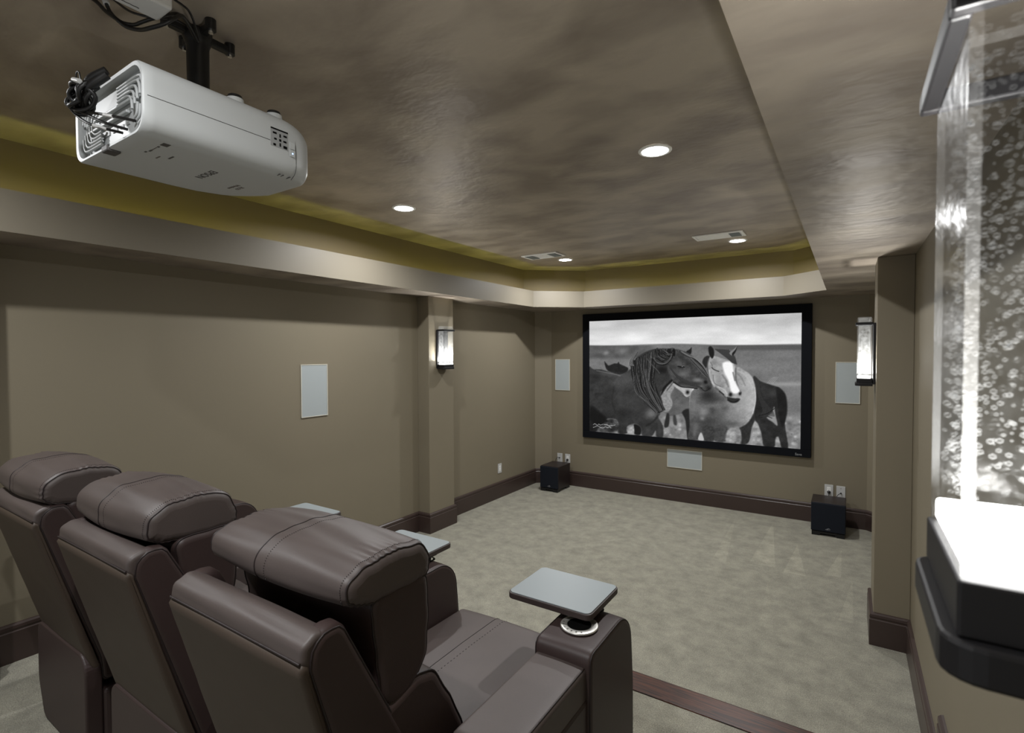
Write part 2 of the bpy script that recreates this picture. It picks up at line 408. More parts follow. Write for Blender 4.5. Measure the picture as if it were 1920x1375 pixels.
# ---- walls
struct(MB().box(XL - .1, XL, YB, 6.163, 0, HT).build('wall_left', M['wall']))
struct(MB().box(XR, XR + .1, YB, 6.163, 0, HT).build('wall_right', M['wall']))
struct(MB().box(XL - .1, XR + .1, YW, YW + .1, 0, HT).build('wall_front', M['wall']))
struct(MB().prism([(XL, 6.163), (-3.463, YW), (XL, YW)], 'z', 0, HT).build('wall_corner_left', M['wall']))
struct(MB().prism([(XR, 6.163), (.161, YW), (XR, YW)], 'z', 0, HT).build('wall_corner_right', M['wall']))
for nm, x0, x1, y0, y1 in (('wall_left_pilaster', XL, PL, 3.842, 4.222), ('wall_left_pilaster', XL, PL, .335, .69),
                           ('wall_right_pilaster', PR, XR, 3.842, 4.222), ('wall_right_pilaster', PN, XR, .335, .71)):
    struct(MB().box(x0, x1, y0, y1, 0, ZS, bev=.004).build(nm, M['wall']))

# ---- tray ceiling: soffit, fascia with a lip, light cove behind it
TR = [(-3.275, -1.05), (-.184, -1.05), (-.184, 5.588), (-.568, 5.915), (-2.79, 5.915), (-3.275, 5.50)]    # counter-clockwise
def offset(poly, d):
    out = []; n = len(poly)
    for i in range(n):
        p0, p1, p2 = Vector(poly[i - 1]), Vector(poly[i]), Vector(poly[(i + 1) % n])
        a = (p1 - p0).normalized(); b = (p2 - p1).normalized()
        na = Vector((a.y, -a.x)); nb = Vector((b.y, -b.x)); q = (na + nb).normalized()
        out.append(p1 + q * (d / q.dot(na)))
    return [(p.x, p.y) for p in out]
T1, T2, T3 = offset(TR, .028), offset(TR, .20), offset(TR, .32)
struct(MB().box(XL - .1, XR + .1, YB, YW + .1, ZC, ZC + .12).build('ceiling', M['ceiling']))
def loopstrip(mb, rings, m=0):
    n = len(rings[0]); vs = [p for r in rings for p in r]; fs = []
    for i in range(len(rings) - 1):
        for k in range(n): fs.append([i * n + k, i * n + (k + 1) % n, (i + 1) * n + (k + 1) % n, (i + 1) * n + k])
    mb.add(vs, fs, m); return mb
Z = lambda P, z: [(x, y, z) for x, y in P]
# the soffit slab
R0 = [(XL - .1, YB), (XR + .1, YB), (XR + .1, YW + .1), (XL - .1, YW + .1)]
O = lambda i, z: (*R0[i], z)
T = lambda i, z: (*TR[i], z)
mb = MB()
for z in (ZS, ZS + .02):
    v = [O(i, z) for i in range(4)] + [T(i, z) for i in range(6)]
    mb.add(v, [[0, 1, 5, 4], [1, 2, 6, 5], [2, 7, 6], [2, 3, 8, 7], [3, 9, 8], [3, 0, 4, 9]])
struct(mb.build('ceiling_soffit', M['ceiling'], recalc=False))
mb = MB()
loopstrip(mb, [Z(TR, ZS + .0004), Z(TR, 2.572), Z(T1, 2.572), Z(T1, 2.485), Z(T2, 2.485)])
loopstrip(mb, [Z(T2, 2.485), Z(T2, ZC + .0005)], 1)
struct(mb.build('ceiling_fascia', [M['fascia'], M['cove']], recalc=False))
ca, cb = offset(TR, .062), offset(TR, .074)
mb = MB(); loopstrip(mb, [Z(cb, 2.490), Z(ca, 2.490), Z(ca, 2.502), Z(cb, 2.502), Z(cb, 2.490)])
tag(mb.build('led_strip', M['strip_emit'], recalc=False), 'yellow glowing light strip hidden in the ceiling cove above the fascia', 'light strip')

# ---- baseboards: one moulded profile mitred round each run
BP = [(0, 0), (.020, 0), (.020, .158), (.016, .163), (.016, .170), (.019, .176), (.017, .190), (.008, .198), (0, .200)]
def run(name, path, z0):
    pts = [Vector(p) for p in path]; n = len(pts); rings = []
    for i in range(n):
        a = (pts[i] - pts[i - 1]).normalized() if i else (pts[1] - pts[0]).normalized()
        b = (pts[i + 1] - pts[i]).normalized() if i < n - 1 else a
        na = Vector((a.y, -a.x)); nb = Vector((b.y, -b.x)); q = (na + nb).normalized(); k = 1 / q.dot(na)
        rings.append([(pts[i].x + q.x * d * k, pts[i].y + q.y * d * k, z0 + h) for d, h in BP])
    mb = MB(); m_ = len(BP)
    for i in range(n - 1):
        vs = rings[i] + rings[i + 1]
        mb.add(vs, [[k, k + 1, m_ + k + 1, m_ + k] for k in range(m_ - 1)])
    mb.add(rings[0], [list(range(m_))]); mb.add(rings[-1], [list(range(m_))[::-1]])
    return struct(mb.build(name, M['base']))
e = .0005
# walked so that the room lies on the right-hand side of the path
run('baseboard_left', [(XL, 2.476), (XL, 3.842), (PL, 3.842), (PL, 4.222), (XL, 4.222), (XL, 6.163), (-3.463, YW)], 0)
run('baseboard_front', [(-3.463 + .001, YW), (.161 - .001, YW)], 0)
run('baseboard_right', [(.161, YW), (XR, 6.163), (XR, 4.222), (PR, 4.222), (PR, 3.842), (XR, 3.842), (XR, 2.476)], 0)
run('baseboard_left_riser', [(XL, YB), (XL, .335), (PL, .335), (PL, .69), (XL, .69), (XL, 2.476)], ZR)
run('baseboard_right_riser', [(XR, 2.56), (XR, .71), (PN, .71), (PN, .335), (XR, .335), (XR, YB)], ZR - .01)

# ------------------------------------------------------------------ downlights
def downlight(x, y, label):
    t = thing('recessed_downlight', label, 'ceiling light', (x, y, ZC), 'recessed downlights in the tray ceiling')
    MB().lathe([(.066, -.001), (.068, -.007), (.083, -.006), (.086, -.003), (.086, -.0005)], (x, y, ZC), n=40).build('trim_ring', M['white_metal'], t)
    mb = MB(); n = 40
    mb.add([(x + .0675 * math.cos(2 * math.pi * k / n), y + .0675 * math.sin(2 * math.pi * k / n), ZC - .0045) for k in range(n)], [list(range(n))])
    mb.build('lens', M['can_emit'], t)
    return t
LIGHTS = [(-.863, 2.696), (-2.719, 2.732), (-.897, 5.278), (-2.703, 5.247)]
downlight(*LIGHTS[0], 'round ceiling downlight nearest the camera, right of the middle of the tray ceiling')
downlight(*LIGHTS[1], 'round ceiling downlight in front of the projector, by the left cove')
downlight(*LIGHTS[2], 'round ceiling downlight under the right-hand vent near the screen')
downlight(*LIGHTS[3], 'round ceiling downlight beside the left-hand vent near the screen')
def lamp(name, kind, loc, power, size, color=(1, .985, .95), rot=(0, 0, 0), spread=None, size_y=None):
    d = bpy.data.lights.new(name, kind); d.energy = power; d.color = color
    if kind == 'AREA':
        d.shape = 'RECTANGLE' if size_y else 'DISK'; d.size = size
        if size_y: d.size_y = size_y
        if spread: d.spread = spread
    else: d.shadow_soft_size = size
    o = bpy.data.objects.new(name, d); COL.objects.link(o); o.location = loc; o.rotation_euler = rot
    return o
for x, y in LIGHTS + [(-.863, .05), (-2.719, .05)]:
    lamp('downlight_lamp', 'AREA', (x, y, ZC - .008), 24, .07, (.98, .99, 1), spread=math.radians(166))

# ------------------------------------------------------------------ ceiling vents
def vent(x0, x1, y0, y1, label, ends):
    t = thing('ceiling_vent', label, 'vent', ((x0 + x1) / 2, (y0 + y1) / 2, ZC), 'white ceiling vents near the screen')
    z0, z1 = ZC - .012, ZC - .0005; b = .022
    mb = MB()
    for a in ((x0, x1, y0, y0 + b), (x0, x1, y1 - b, y1), (x0, x0 + b, y0 + b, y1 - b), (x1 - b, x1, y0 + b, y1 - b)):
        mb.box(*a, z0, z1, bev=.002)
    mb.build('frame', M['white_metal'], t)
    mb = MB(); n = 9
    for k in range(n):
        yy = y0 + b + (y1 - y0 - 2 * b) * (k + .5) / n
        R = Matrix.Rotation(math.radians(4), 3, 'X')
        mb.rot_box(((x0 + x1) / 2, yy, ZC - .006), (x1 - x0 - 2 * b, .0182, .0015), R)
    mb.build('louver', M['white_metal'], t)
    w = .085
    for s in ends:
        xa = x0 + b + .012 if s < 0 else x1 - b - .012 - w
        MB().box(xa, xa + w, y0 + b + .004, y1 - b - .004, ZC - .0135, ZC - .010).build('damper', M['damper'], t)
vent(-3.000, -2.572, 4.775, 5.005, 'white ceiling vent with two grey ends, left one of the pair near the screen', (-1, 1))
vent(-1.211, -.785, 4.848, 5.056, 'white ceiling vent with one grey end, right one of the pair near the screen', (1,))

# ------------------------------------------------------------------ in-wall speakers
def speaker(label, P, U, V, w, h, N):
    """P = centre on the wall, U/V in-plane unit axes, N = towards the room"""
    P, U, V, N = map(Vector, (P, U, V, N))
    t = thing('in_wall_speaker', label, 'speaker', P, 'flat white in-wall speakers')
    R = Matrix((U, V, N)).transposed()
    mb = MB(); b = .006
    for cx, cy, a, c in ((0, h / 2 - b / 2, w, b), (0, -h / 2 + b / 2, w, b), (w / 2 - b / 2, 0, b, h - 2 * b), (-w / 2 + b / 2, 0, b, h - 2 * b)):
        mb.rot_box(P + U * cx + V * cy + N * .0045, (a, c, .008), R, bev=.0008)
    mb.build('frame', M['grille_edge'], t)
    MB().rot_box(P + N * .0035, (w - 2 * b - .001, h - 2 * b - .001, .005), R).build('grille', M['grille'], t)
speaker('tall pale speaker panel on the left wall between recliners and pilaster', (XL, 2.634, 1.505), (0, 1, 0), (0, 0, 1), .25, .425, (1, 0, 0))
speaker('tall pale speaker panel on the screen wall left of the screen', (-3.29, YW, 1.505), (1, 0, 0), (0, 0, 1), .222, .425, (0, -1, 0))
speaker('wide pale speaker panel on the wall right under the screen', (-1.648, YW, .518), (1, 0, 0), (0, 0, 1), .412, .222, (0, -1, 0))
speaker('tall pale speaker panel right of the screen, partly behind the lit wall lamp', (-.012, YW, 1.485), (1, 0, 0), (0, 0, 1), .214, .425, (0, -1, 0))

# ------------------------------------------------------------------ wall plates
def plate(label, P, U, N, plug=None, group='white wall plates near the floor', kind='outlet'):
    P, U, N = map(Vector, (P, U, N)); V = Vector((0, 0, 1)); R = Matrix((U, V, N)).transposed()
    t = thing('wall_outlet' if kind == 'outlet' else 'cable_wall_plate', label, 'outlet', P, group)
    MB().rot_box(P + N * .0035, (.078, .118, .006), R, bev=.0018).build('plate', M['white'], t)
    if kind == 'outlet':
        MB().rot_box(P + N * .0065, (.034, .067, .003), R, bev=.001).build('receptacle', M['white_metal'], t)
        for dz in ((.018, -.018) if plug is None else (.018,)):
            mb = MB()
            for du in (-.0065, .0065): mb.rot_box(P + V * dz + U * du + N * .0081, (.002, .008, .0008), R)
            mb.rot_box(P + V * (dz - .009) + N * .0081, (.004, .004, .0008), R)
            mb.build('slot', M['print'], t)
    else:
        mb = MB()
        mb.frustum(P + V * .035 + N * .006, P + V * .035 + N * .0075, .004, .004, 10).build('screw', M['print_light'], t)
    return P, V, N
def plug(label, P, V, N, pts, big=True, z=-.018):
    q = P + V * z
    t = thing('power_plug' if big else 'signal_plug', label, 'plug', q + N * .008, 'black plugs in the wall plates')
    mb = MB()
    if big: mb.frustum(q + N * .0085, q + N * .024, .0165, .0135, 16); mb.frustum(q + N * .024, q + N * .03, .0135, .006, 16)
    else: mb.frustum(q + N * .0075, q + N * .026, .007, .006, 14)
    mb.build('plug_body', M['cable'], t)
    MB().tube(spline([q + N * (.028 if big else .024)] + [Vector(p) for p in pts]), .0035 if big else .0028, 8).build('cord', M['cable'], t)
plate('white wall outlet low on the left wall beyond the pilaster', (XL, 5.287, .365), (0, 1, 0), (1, 0, 0))
P = plate('white cable plate low on the screen wall, left one above the corner subwoofer', (-3.333, YW, .362), (1, 0, 0), (0, -1, 0), plug=1, kind='signal')
plug('thin black cable plug in the left wall plate above the corner subwoofer', *P, [(-3.345, 6.252, .37), (-3.36, 6.225, .34), (-3.36, 6.20, .26), (-3.35, 6.19, .2)], big=False, z=.0)
P = plate('white power outlet low on the screen wall, right one above the corner subwoofer', (-3.213, YW, .362), (1, 0, 0), (0, -1, 0), plug=1)
plug('round black power plug in the outlet above the corner subwoofer', *P, [(-3.216, 6.24, .31), (-3.23, 6.215, .25), (-3.24, 6.19, .15)])
P = plate('white power outlet left of the cable plate above the subwoofer near the right pilaster', (-.166, YW, .357), (1, 0, 0), (0, -1, 0), plug=1)
plug('round black power plug in the outlet above the subwoofer by the right pilaster', *P, [(-.166, 6.24, .31), (-.17, 6.22, .25), (-.175, 6.197, .15)])
P = plate('white cable plate right of the power outlet above the subwoofer near the right pilaster', (-.06, YW, .354), (1, 0, 0), (0, -1, 0), plug=1, kind='signal')
plug('thin black cable plug in the wall plate above the subwoofer by the right pilaster', *P, [(-.065, 6.25, .345), (-.09, 6.225, .325), (-.11, 6.20, .24)], big=False, z=-.012)

# ------------------------------------------------------------------ subwoofers
def subwoofer(x0, x1, y0, y1, h, label):
    t = thing('subwoofer', label, 'subwoofer', ((x0 + x1) / 2, (y0 + y1) / 2, 0), 'black cube subwoofers')
    xm = (x0 + x1) / 2
    MB().box(x0, x1, y0 + .02, y1, .042, h, bev=.004).build('cabinet', M['sub_wood'], t)
    MB().box(x0 + .002, x1 - .002, y0, y0 + .019, .046, h - .006, bev=.005).build('grille', M['grille_cloth'], t)
    def arch(a0, a1):
        q = [(a0, .041), (a0, .0), (a0 + .062, 0), (a0 + .078, .022), (a1 - .078, .022), (a1 - .062, 0), (a1, 0), (a1, .041)]
        return q
    mb = MB(); mb.prism(arch(x0 + .008, x1 - .008), 'y', y0 + .004, y0 + .022); mb.prism(arch(x0 + .008, x1 - .008), 'y', y1 - .02, y1 - .002)
    mb.prism(arch(y0 + .022, y1 - .02), 'x', x0 + .008, x0 + .024); mb.prism(arch(y0 + .022, y1 - .02), 'x', x1 - .024, x1 - .008)
    mb.build('plinth', M['black'], t)
    mb = MB(); zz = .072; yy = y0 - .0008
    mb.tube(spline([(xm - .020, yy, zz - .004), (xm - .006, yy, zz + .003), (xm + .004, yy, zz + .009), (xm + .012, yy, zz + .006), (xm + .020, yy, zz - .002)], 5), .0016, 6)
    mb.tube(spline([(xm - .009, yy, zz - .009), (xm + .001, yy, zz - .001), (xm + .012, yy, zz - .010)], 5), .0016, 6)
    mb.build('logo', M['logo'], t)
subwoofer(-3.388, -3.124, 5.842, 6.19, .328, 'black cube subwoofer on the carpet in the far left corner')
subwoofer(-.304, -.013, 5.852, 6.19, .325, 'black cube subwoofer on the carpet below the screen near the right pilaster')

# ------------------------------------------------------------------ projection screen
SX0, SX1, SZ0, SZ1, SY = -2.966, -.331, .683, 2.312, 6.25
PX0, PX1, PZ0, PZ1 = -2.874, -.427, .767, 2.219
t = thing('projection_screen', 'large framed projection screen showing two grazing-land horses in black and white', 'projection screen', ((SX0 + SX1) / 2, YW, SZ0))
mb = MB()
for a in ((SX0, SX1, PZ1, SZ1), (SX0, SX1, SZ0, PZ0), (SX0, PX0, PZ0, PZ1), (PX1, SX1, PZ0, PZ1)):
    mb.box(a[0], a[1], SY, YW - .001, a[2], a[3], bev=.003)
mb.build('frame', M['frame_black'], t)
mb = MB(); text_mesh(mb, 'Save', .036, (-.445, SY - .0006, .712), (1, 0, 0), (0, 0, 1))
mb.build('badge', M['logo'], t)

def picture(W=480, H=272):
    """grey values of the projected horse picture, worked out shape by shape"""
    src = np.array([(0, 0), (1, 0), (1, 1), (0, 1)], float); dst = np.array([(100, 175), (1757, 118), (1762, 1175), (105, 1045)], float)
    A = []; b = []
    for (u, v), (x, y) in zip(src, dst):
        A.append([u, v, 1, 0, 0, 0, -u * x, -v * x]); b.append(x); A.append([0, 0, 0, u, v, 1, -u * y, -v * y]); b.append(y)
    h = np.r_[np.linalg.solve(np.array(A), np.array(b)), 1].reshape(3, 3)
    u, v = np.meshgrid(np.linspace(0, 1, W), np.linspace(0, 1, H))
    d = h[2, 0] * u + h[2, 1] * v + 1; X = (h[0, 0] * u + h[0, 1] * v + h[0, 2]) / d; Y = (h[1, 0] * u + h[1, 1] * v + h[1, 2]) / d
    def vnoise(sx, sy, seed, oct=3):
        o = np.zeros_like(X); amp = 1; tot = 0
        for k in range(oct):
            g = np.random.default_rng(seed + k).uniform(-1, 1, (64, 64)); fx = X / sx * 2 ** k; fy = Y / sy * 2 ** k
            ix = np.floor(fx).astype(int); iy = np.floor(fy).astype(int); tx = fx - ix; ty = fy - iy
            tx = tx * tx * (3 - 2 * tx); ty = ty * ty * (3 - 2 * ty)
            G = lambda a, c: g[(iy + c) % 64, (ix + a) % 64]
            o += amp * ((G(0, 0) * (1 - tx) + G(1, 0) * tx) * (1 - ty) + (G(0, 1) * (1 - tx) + G(1, 1) * tx) * ty); tot += amp; amp *= .5
        return o / tot
    def smooth(pts):
        P = np.array(pts, float); n = len(P); out = []
        for i in range(n):
            p0, p1, p2, p3 = P[i - 1], P[i], P[(i + 1) % n], P[(i + 2) % n]
            for k in range(4):
                q = k / 4; out.append(.5 * (2 * p1 + (p2 - p0) * q + (2 * p0 - 5 * p1 + 4 * p2 - p3) * q * q + (3 * p1 - p0 - 3 * p2 + p3) * q ** 3))
        return np.array(out)
    def segdist(px, py, a, c):
        ab = c - a; L2 = max(ab @ ab, 1e-9); q = np.clip(((px - a[0]) * ab[0] + (py - a[1]) * ab[1]) / L2, 0, 1)
        return np.hypot(px - a[0] - q * ab[0], py - a[1] - q * ab[1])
    val = np.zeros_like(X)
    def paint(alpha, value, box):
        sl = box; val[sl] = val[sl] * (1 - alpha) + (value[sl] if isinstance(value, np.ndarray) else value) * alpha
    def box_of(P, pad):
        m = (X > P[:, 0].min() - pad) & (X < P[:, 0].max() + pad) & (Y > P[:, 1].min() - pad) & (Y < P[:, 1].max() + pad)
        r = np.where(m.any(1))[0]; c = np.where(m.any(0))[0]
        if len(r) == 0 or len(c) == 0: return None
        return (slice(r[0], r[-1] + 1), slice(c[0], c[-1] + 1))
    def poly(pts, value, soft=5, alpha=1.0, sm=True):
        P = smooth(pts) if sm else np.array(pts, float); bx = box_of(P, soft * 3)
        if bx is None: return
        px, py = X[bx], Y[bx]; ins = np.zeros(px.shape, bool); dist = np.full(px.shape, 1e9)
        for i in range(len(P)):
            a, c = P[i - 1], P[i]
            dist = np.minimum(dist, segdist(px, py, a, c))
            cond = (a[1] > py) != (c[1] > py)
            with np.errstate(divide='ignore', invalid='ignore'):
                ins ^= cond & (px < (c[0] - a[0]) * (py - a[1]) / (c[1] - a[1] + 1e-12) + a[0])
        sd = np.where(ins, dist, -dist); paint(np.clip(.5 + sd / (2 * soft), 0, 1) * alpha, value, bx)
    def stroke(pts, w, value, alpha=1.0, n=5):
        P = np.array([tuple(p)[:2] for p in spline([(a, b_, 0) for a, b_ in pts], n)]); bx = box_of(P, w * 3)
        if bx is None: return
        px, py = X[bx], Y[bx]; dist = np.full(px.shape, 1e9)
        for i in range(len(P) - 1): dist = np.minimum(dist, segdist(px, py, P[i], P[i + 1]))
        paint(np.clip(1.1 - dist / w, 0, 1) * alpha, value, bx)
    def blob(x, y, rx, ry, value, alpha=1.0):
        q = ((X - x) / rx) ** 2 + ((Y - y) / ry) ** 2; a = np.exp(-q * 1.5) * alpha
        val[:] = val * (1 - a) + value * a
    n1 = vnoise(220, 60, 1); n2 = vnoise(40, 30, 5); n3 = vnoise(14, 12, 9)
    # sky and land
    sky = .80 + .10 * np.clip((Y - 190) / 120, 0, 1) + .07 * n1 - .06 * np.clip((X - 1300) / 500, 0, 1) * np.clip((300 - Y) / 150, 0, 1)
    land = .50 + .05 * n1 + .03 * n3
    hz = 360 + 6 * np.sin(X / 160) + 5 * np.clip((X - 1300) / 400, 0, 1)
    k = np.clip((Y - hz) / 12 + .5, 0, 1); val[:] = sky * (1 - k) + land * k
    dk = np.clip((Y - 362) / 10, 0, 1) * np.clip((480 - Y) / 25, 0, 1) * np.clip((640 - X) / 120, 0, 1)
    val[:] = val * (1 - dk) + (.40 + .06 * n2) * dk
    blob(235, 425, 25, 20, .62, .7); blob(365, 410, 35, 25, .58, .6); blob(160, 440, 40, 20, .33, .5)
    rd = np.clip((Y - 362) / 8, 0, 1) * np.clip((415 - Y) / 18, 0, 1) * np.clip((X - 980) / 150, 0, 1); val[:] = val * (1 - rd * .8) + .36 * rd * .8
    blob(1650, 670, 260, 22, .66, .8); blob(1640, 760, 260, 60, .55, .5)
    gr = np.clip((Y - 880) / 50, 0, 1); val[:] = val * (1 - gr) + (.55 + .12 * n2) * gr
    rg2 = np.random.default_rng(3)
    for _ in range(110):
        xx = rg2.uniform(690, 1760); yy = rg2.uniform(925, 1170); q = rg2.uniform(7, 22); blob(xx, yy, q, q * .8, rg2.uniform(.3, .9), .7)
    for _ in range(14): blob(rg2.uniform(110, 330), rg2.uniform(960, 1050), 20, 12, rg2.uniform(.25, .9), .7)
    # far horse behind
    poly([(690, 690), (760, 640), (900, 690), (925, 720), (900, 800), (895, 890), (830, 905), (760, 922), (718, 915), (700, 860)], .42 + .05 * n2, 5)
    poly([(720, 905), (740, 915), (735, 1000), (700, 1005)], .2, 5); poly([(770, 920), (790, 920), (800, 990), (775, 985)], .28, 6)
    poly([(840, 890), (905, 880), (912, 1110), (885, 1105), (868, 960)], .17, 5)
    poly([(672, 720), (750, 645), (778, 690), (748, 760), (766, 822), (735, 885), (692, 880), (676, 800)], .60 + .08 * n3, 5)
    poly([(742, 640), (800, 672), (885, 690), (930, 705), (915, 760), (870, 775), (838, 735), (780, 690)], .72 + .05 * n3, 5)
    stroke([(765, 660), (742, 690), (720, 720)], 8, .3, .7)
    blob(882, 735, 17, 19, .06); stroke([(845, 760), (875, 775), (900, 765)], 5, .3, .8); stroke([(925, 710), (905, 770), (903, 850)], 7, .93)
    # small horse behind the left one
    poly([(222, 494), (235, 505), (256, 524), (300, 508), (325, 508), (334, 495), (345, 512), (385, 530), (412, 548), (395, 580), (340, 596), (280, 580), (238, 552)], .14 + .05 * n3, 4)
    # dark rear part of the group on the right
    dm = .20 + .06 * n2
    poly([(1392, 612), (1450, 648), (1530, 676), (1600, 702), (1640, 765), (1648, 870), (1640, 980), (1668, 1165), (1612, 1158), (1590, 1080), (1560, 1160), (1478, 1150), (1455, 1040), (1415, 960), (1400, 930), (1405, 800)], dm, 5)
    poly([(1380, 900), (1410, 940), (1385, 1010), (1368, 1110), (1340, 1140), (1298, 1132), (1300, 1050), (1288, 1000)], .22 + .05 * n3, 5)
    poly([(1556, 845), (1566, 905), (1584, 992), (1545, 965), (1500, 930), (1540, 890)], .60, 5)
    poly([(1408, 965), (1440, 1000), (1470, 1140), (1385, 1135), (1390, 1060)], .58 + .2 * n2, 6)
    poly([(1570, 1095), (1590, 1085), (1612, 1160), (1572, 1158)], .6 + .2 * n2, 5)
    blob(1540, 740, 50, 40, .32, .6); blob(1470, 700, 40, 40, .28, .5); blob(1620, 860, 24, 110, .06, .6); blob(1440, 860, 40, 50, .10, .5)
    for k in range(26):
        q = k / 25; stroke([(1400 + 40 * q, 620 + 30 * q), (1425 + 40 * q, 740 + 30 * q), (1470 + 70 * q, 870), (1450 + 110 * q, 920)], 3, .10 if k % 2 else .36, .6)
    stroke([(1440, 915), (1500, 900), (1560, 860)], 4, .08); stroke([(1500, 920), (1540, 935)], 4, .12)
    poly([(1570, 700), (1610, 712), (1648, 770), (1655, 900), (1620, 1000), (1590, 900), (1580, 790)], .12 + .04 * n2, 7)
    for k in range(4): stroke([(1500 + 14 * k, 665), (1530 + 14 * k, 630), (1555 + 10 * k, 615)], 2.5, .75, .5)
    # light horse: body and legs
    body = np.clip(.46 + .26 * np.clip((X - 1060) / 330, 0, 1) + .05 * n2 + .05 * n3 - .14 * np.clip((Y - 880) / 160, 0, 1), .1, .8)
    poly([(1240, 545), (1310, 556), (1380, 610), (1410, 700), (1414, 800), (1395, 900), (1350, 975), (1280, 1015), (1210, 1022), (1198, 1080), (1180, 1118), (1100, 1118), (1094, 1075), (1088, 1116), (1014, 1112), (1000, 1048), (968, 1108), (890, 1102), (900, 1000), (895, 850), (910, 735), (960, 712), (1040, 735), (1100, 690)], body, 5)
    blob(1040, 760, 80, 60, .16, .85); blob(1100, 790, 110, 40, .22, .6); blob(1040, 960, 130, 50, .24, .7); blob(1010, 890, 40, 40, .62, .6); blob(950, 1010, 30, 40, .55, .5); blob(1140, 900, 70, 60, .36, .5)
    poly([(1000, 1000), (1090, 1010), (1092, 1116), (1014, 1112)], .27 + .08 * n3, 8, .8); poly([(1105, 1000), (1200, 1010), (1180, 1118), (1105, 1116)], .30 + .08 * n3, 8, .8)
    poly([(968, 1105), (990, 1050), (1014, 1112)], .75, 4)
    poly([(1200, 1030), (1285, 1005), (1300, 1130), (1190, 1120)], .60 + .22 * n2, 7)
    stroke([(1265, 565), (1330, 600), (1385, 690)], 10, .78, .5); stroke([(1270, 590), (1300, 620), (1330, 680)], 8, .45, .5); stroke([(1405, 700), (1412, 800), (1390, 900)], 6, .85, .6)
    blob(930, 830, 28, 90, .52, .5); blob(1330, 780, 60, 120, .66, .5); blob(1250, 900, 80, 60, .56, .4); blob(1230, 980, 90, 25, .34, .6); blob(1000, 940, 24, 20, .66, .6); blob(1080, 880, 30, 40, .20, .5); blob(1180, 860, 40, 30, .30, .5); blob(940, 1060, 22, 40, .50, .6)
    # light horse: head
    poly([(995, 500), (1010, 462), (1040, 448), (1058, 470), (1035, 530), (1015, 545)], .18, 4)
    head = np.clip(.66 + .06 * n2 + .06 * n3, 0, 1)
    poly([(1050, 462), (1090, 450), (1150, 470), (1225, 495), (1256, 545), (1258, 630), (1275, 690), (1303, 740), (1298, 785), (1262, 816), (1212, 812), (1182, 775), (1130, 725), (1070, 675), (1048, 600), (1032, 535)], head, 4)
    stroke([(1045, 470), (1034, 530), (1048, 600), (1068, 668), (1130, 722), (1182, 775)], 9, .30, .7); stroke([(1256, 545), (1258, 630), (1275, 690), (1300, 738)], 8, .34, .7)
    blob(1090, 500, 34, 30, .50, .6); blob(1120, 640, 30, 50, .56, .6); blob(1085, 620, 20, 40, .74, .5); blob(1150, 690, 22, 30, .50, .6)
    poly([(1155, 505), (1222, 500), (1240, 565), (1252, 650), (1290, 728), (1228, 738), (1205, 655), (1165, 575)], .95, 8)
    stroke([(1152, 600), (1180, 640), (1200, 690)], 10, .45, .6); stroke([(1080, 600), (1090, 660), (1140, 690)], 5, .4, .7); stroke([(1050, 560), (1056, 620), (1090, 690)], 9, .82, .6)
    stroke([(1070, 540), (1085, 555), (1125, 572)], 5, .06); stroke([(1060, 500), (1075, 530)], 5, .4, .7)
    stroke([(1235, 580), (1250, 640)], 9, .38, .7); stroke([(1130, 725), (1165, 752)], 6, .08, .9)
    blob(1217, 752, 18, 20, .05); blob(1290, 745, 12, 16, .08); poly([(1188, 772), (1230, 778), (1275, 780), (1292, 790), (1262, 816), (1212, 812)], .2, 5); stroke([(1195, 795), (1240, 812), (1275, 800)], 5, .03)
    blob(1255, 770, 20, 14, .7, .8); stroke([(1120, 690), (1170, 715), (1190, 745)], 8, .85, .5)
    for k in range(22):
        q = k / 21; stroke([(1092 + 110 * q, 398 + 6 * q), (1130 + 95 * q, 425), (1190 + 60 * q, 470 - 10 * q), (1225 + 40 * q, 500 + 15 * q)], 5, .16 if k % 3 else .42, .8)
    poly([(1040, 392), (1058, 374), (1082, 400), (1086, 440), (1072, 470), (1050, 445)], .08, 4); stroke([(1040, 395), (1046, 440), (1066, 468)], 3, .5, .6)
    poly([(1205, 425), (1245, 392), (1267, 368), (1258, 405), (1230, 448)], .55, 3); poly([(1226, 430), (1252, 400), (1266, 370), (1256, 412), (1232, 448)], .1, 3)
    # left horse
    lb = np.clip(.25 + .05 * n2 + .03 * n3 + .10 * np.exp(-((X - 600) / 70) ** 2 - ((Y - 900) / 55) ** 2) + .08 * np.exp(-((X - 380) / 140) ** 2 - ((Y - 640) / 60) ** 2) - .12 * np.clip((Y - 860) / 160, 0, 1) * np.clip((420 - X) / 200, 0, 1), .03, 1)
    poly([(80, 568), (140, 556), (200, 556), (270, 578), (345, 598), (400, 572), (440, 540), (470, 470), (560, 412), (640, 392), (730, 392), (775, 398), (800, 520), (770, 600), (755, 645), (715, 685), (688, 712), (668, 745), (682, 800), (686, 850), (650, 920), (690, 1000), (690, 1090), (640, 1085), (632, 1040), (600, 1084), (525, 1076), (516, 1012), (470, 985), (432, 998), (405, 1060), (335, 1056), (328, 960), (250, 945), (225, 985), (170, 1040), (80, 1040)], lb, 5)
    poly([(460, 990), (512, 1010), (512, 1070), (462, 1062)], .10, 5); poly([(405, 1010), (452, 990), (462, 1060), (410, 1055)], .58 + .2 * n2, 5); poly([(240, 955), (325, 960), (330, 1050), (170, 1045), (210, 990)], .30 + .30 * n2, 7)
    poly([(112, 850), (170, 880), (240, 945), (200, 1000), (110, 960)], .05, 12, .8); stroke([(300, 700), (285, 800), (310, 900)], 9, .16, .5)
    blob(230, 590, 120, 22, .40, .6); blob(150, 610, 60, 40, .13, .6); blob(390, 640, 70, 45, .37, .6); blob(340, 760, 30, 110, .33, .4); blob(250, 760, 60, 120, .20, .5)
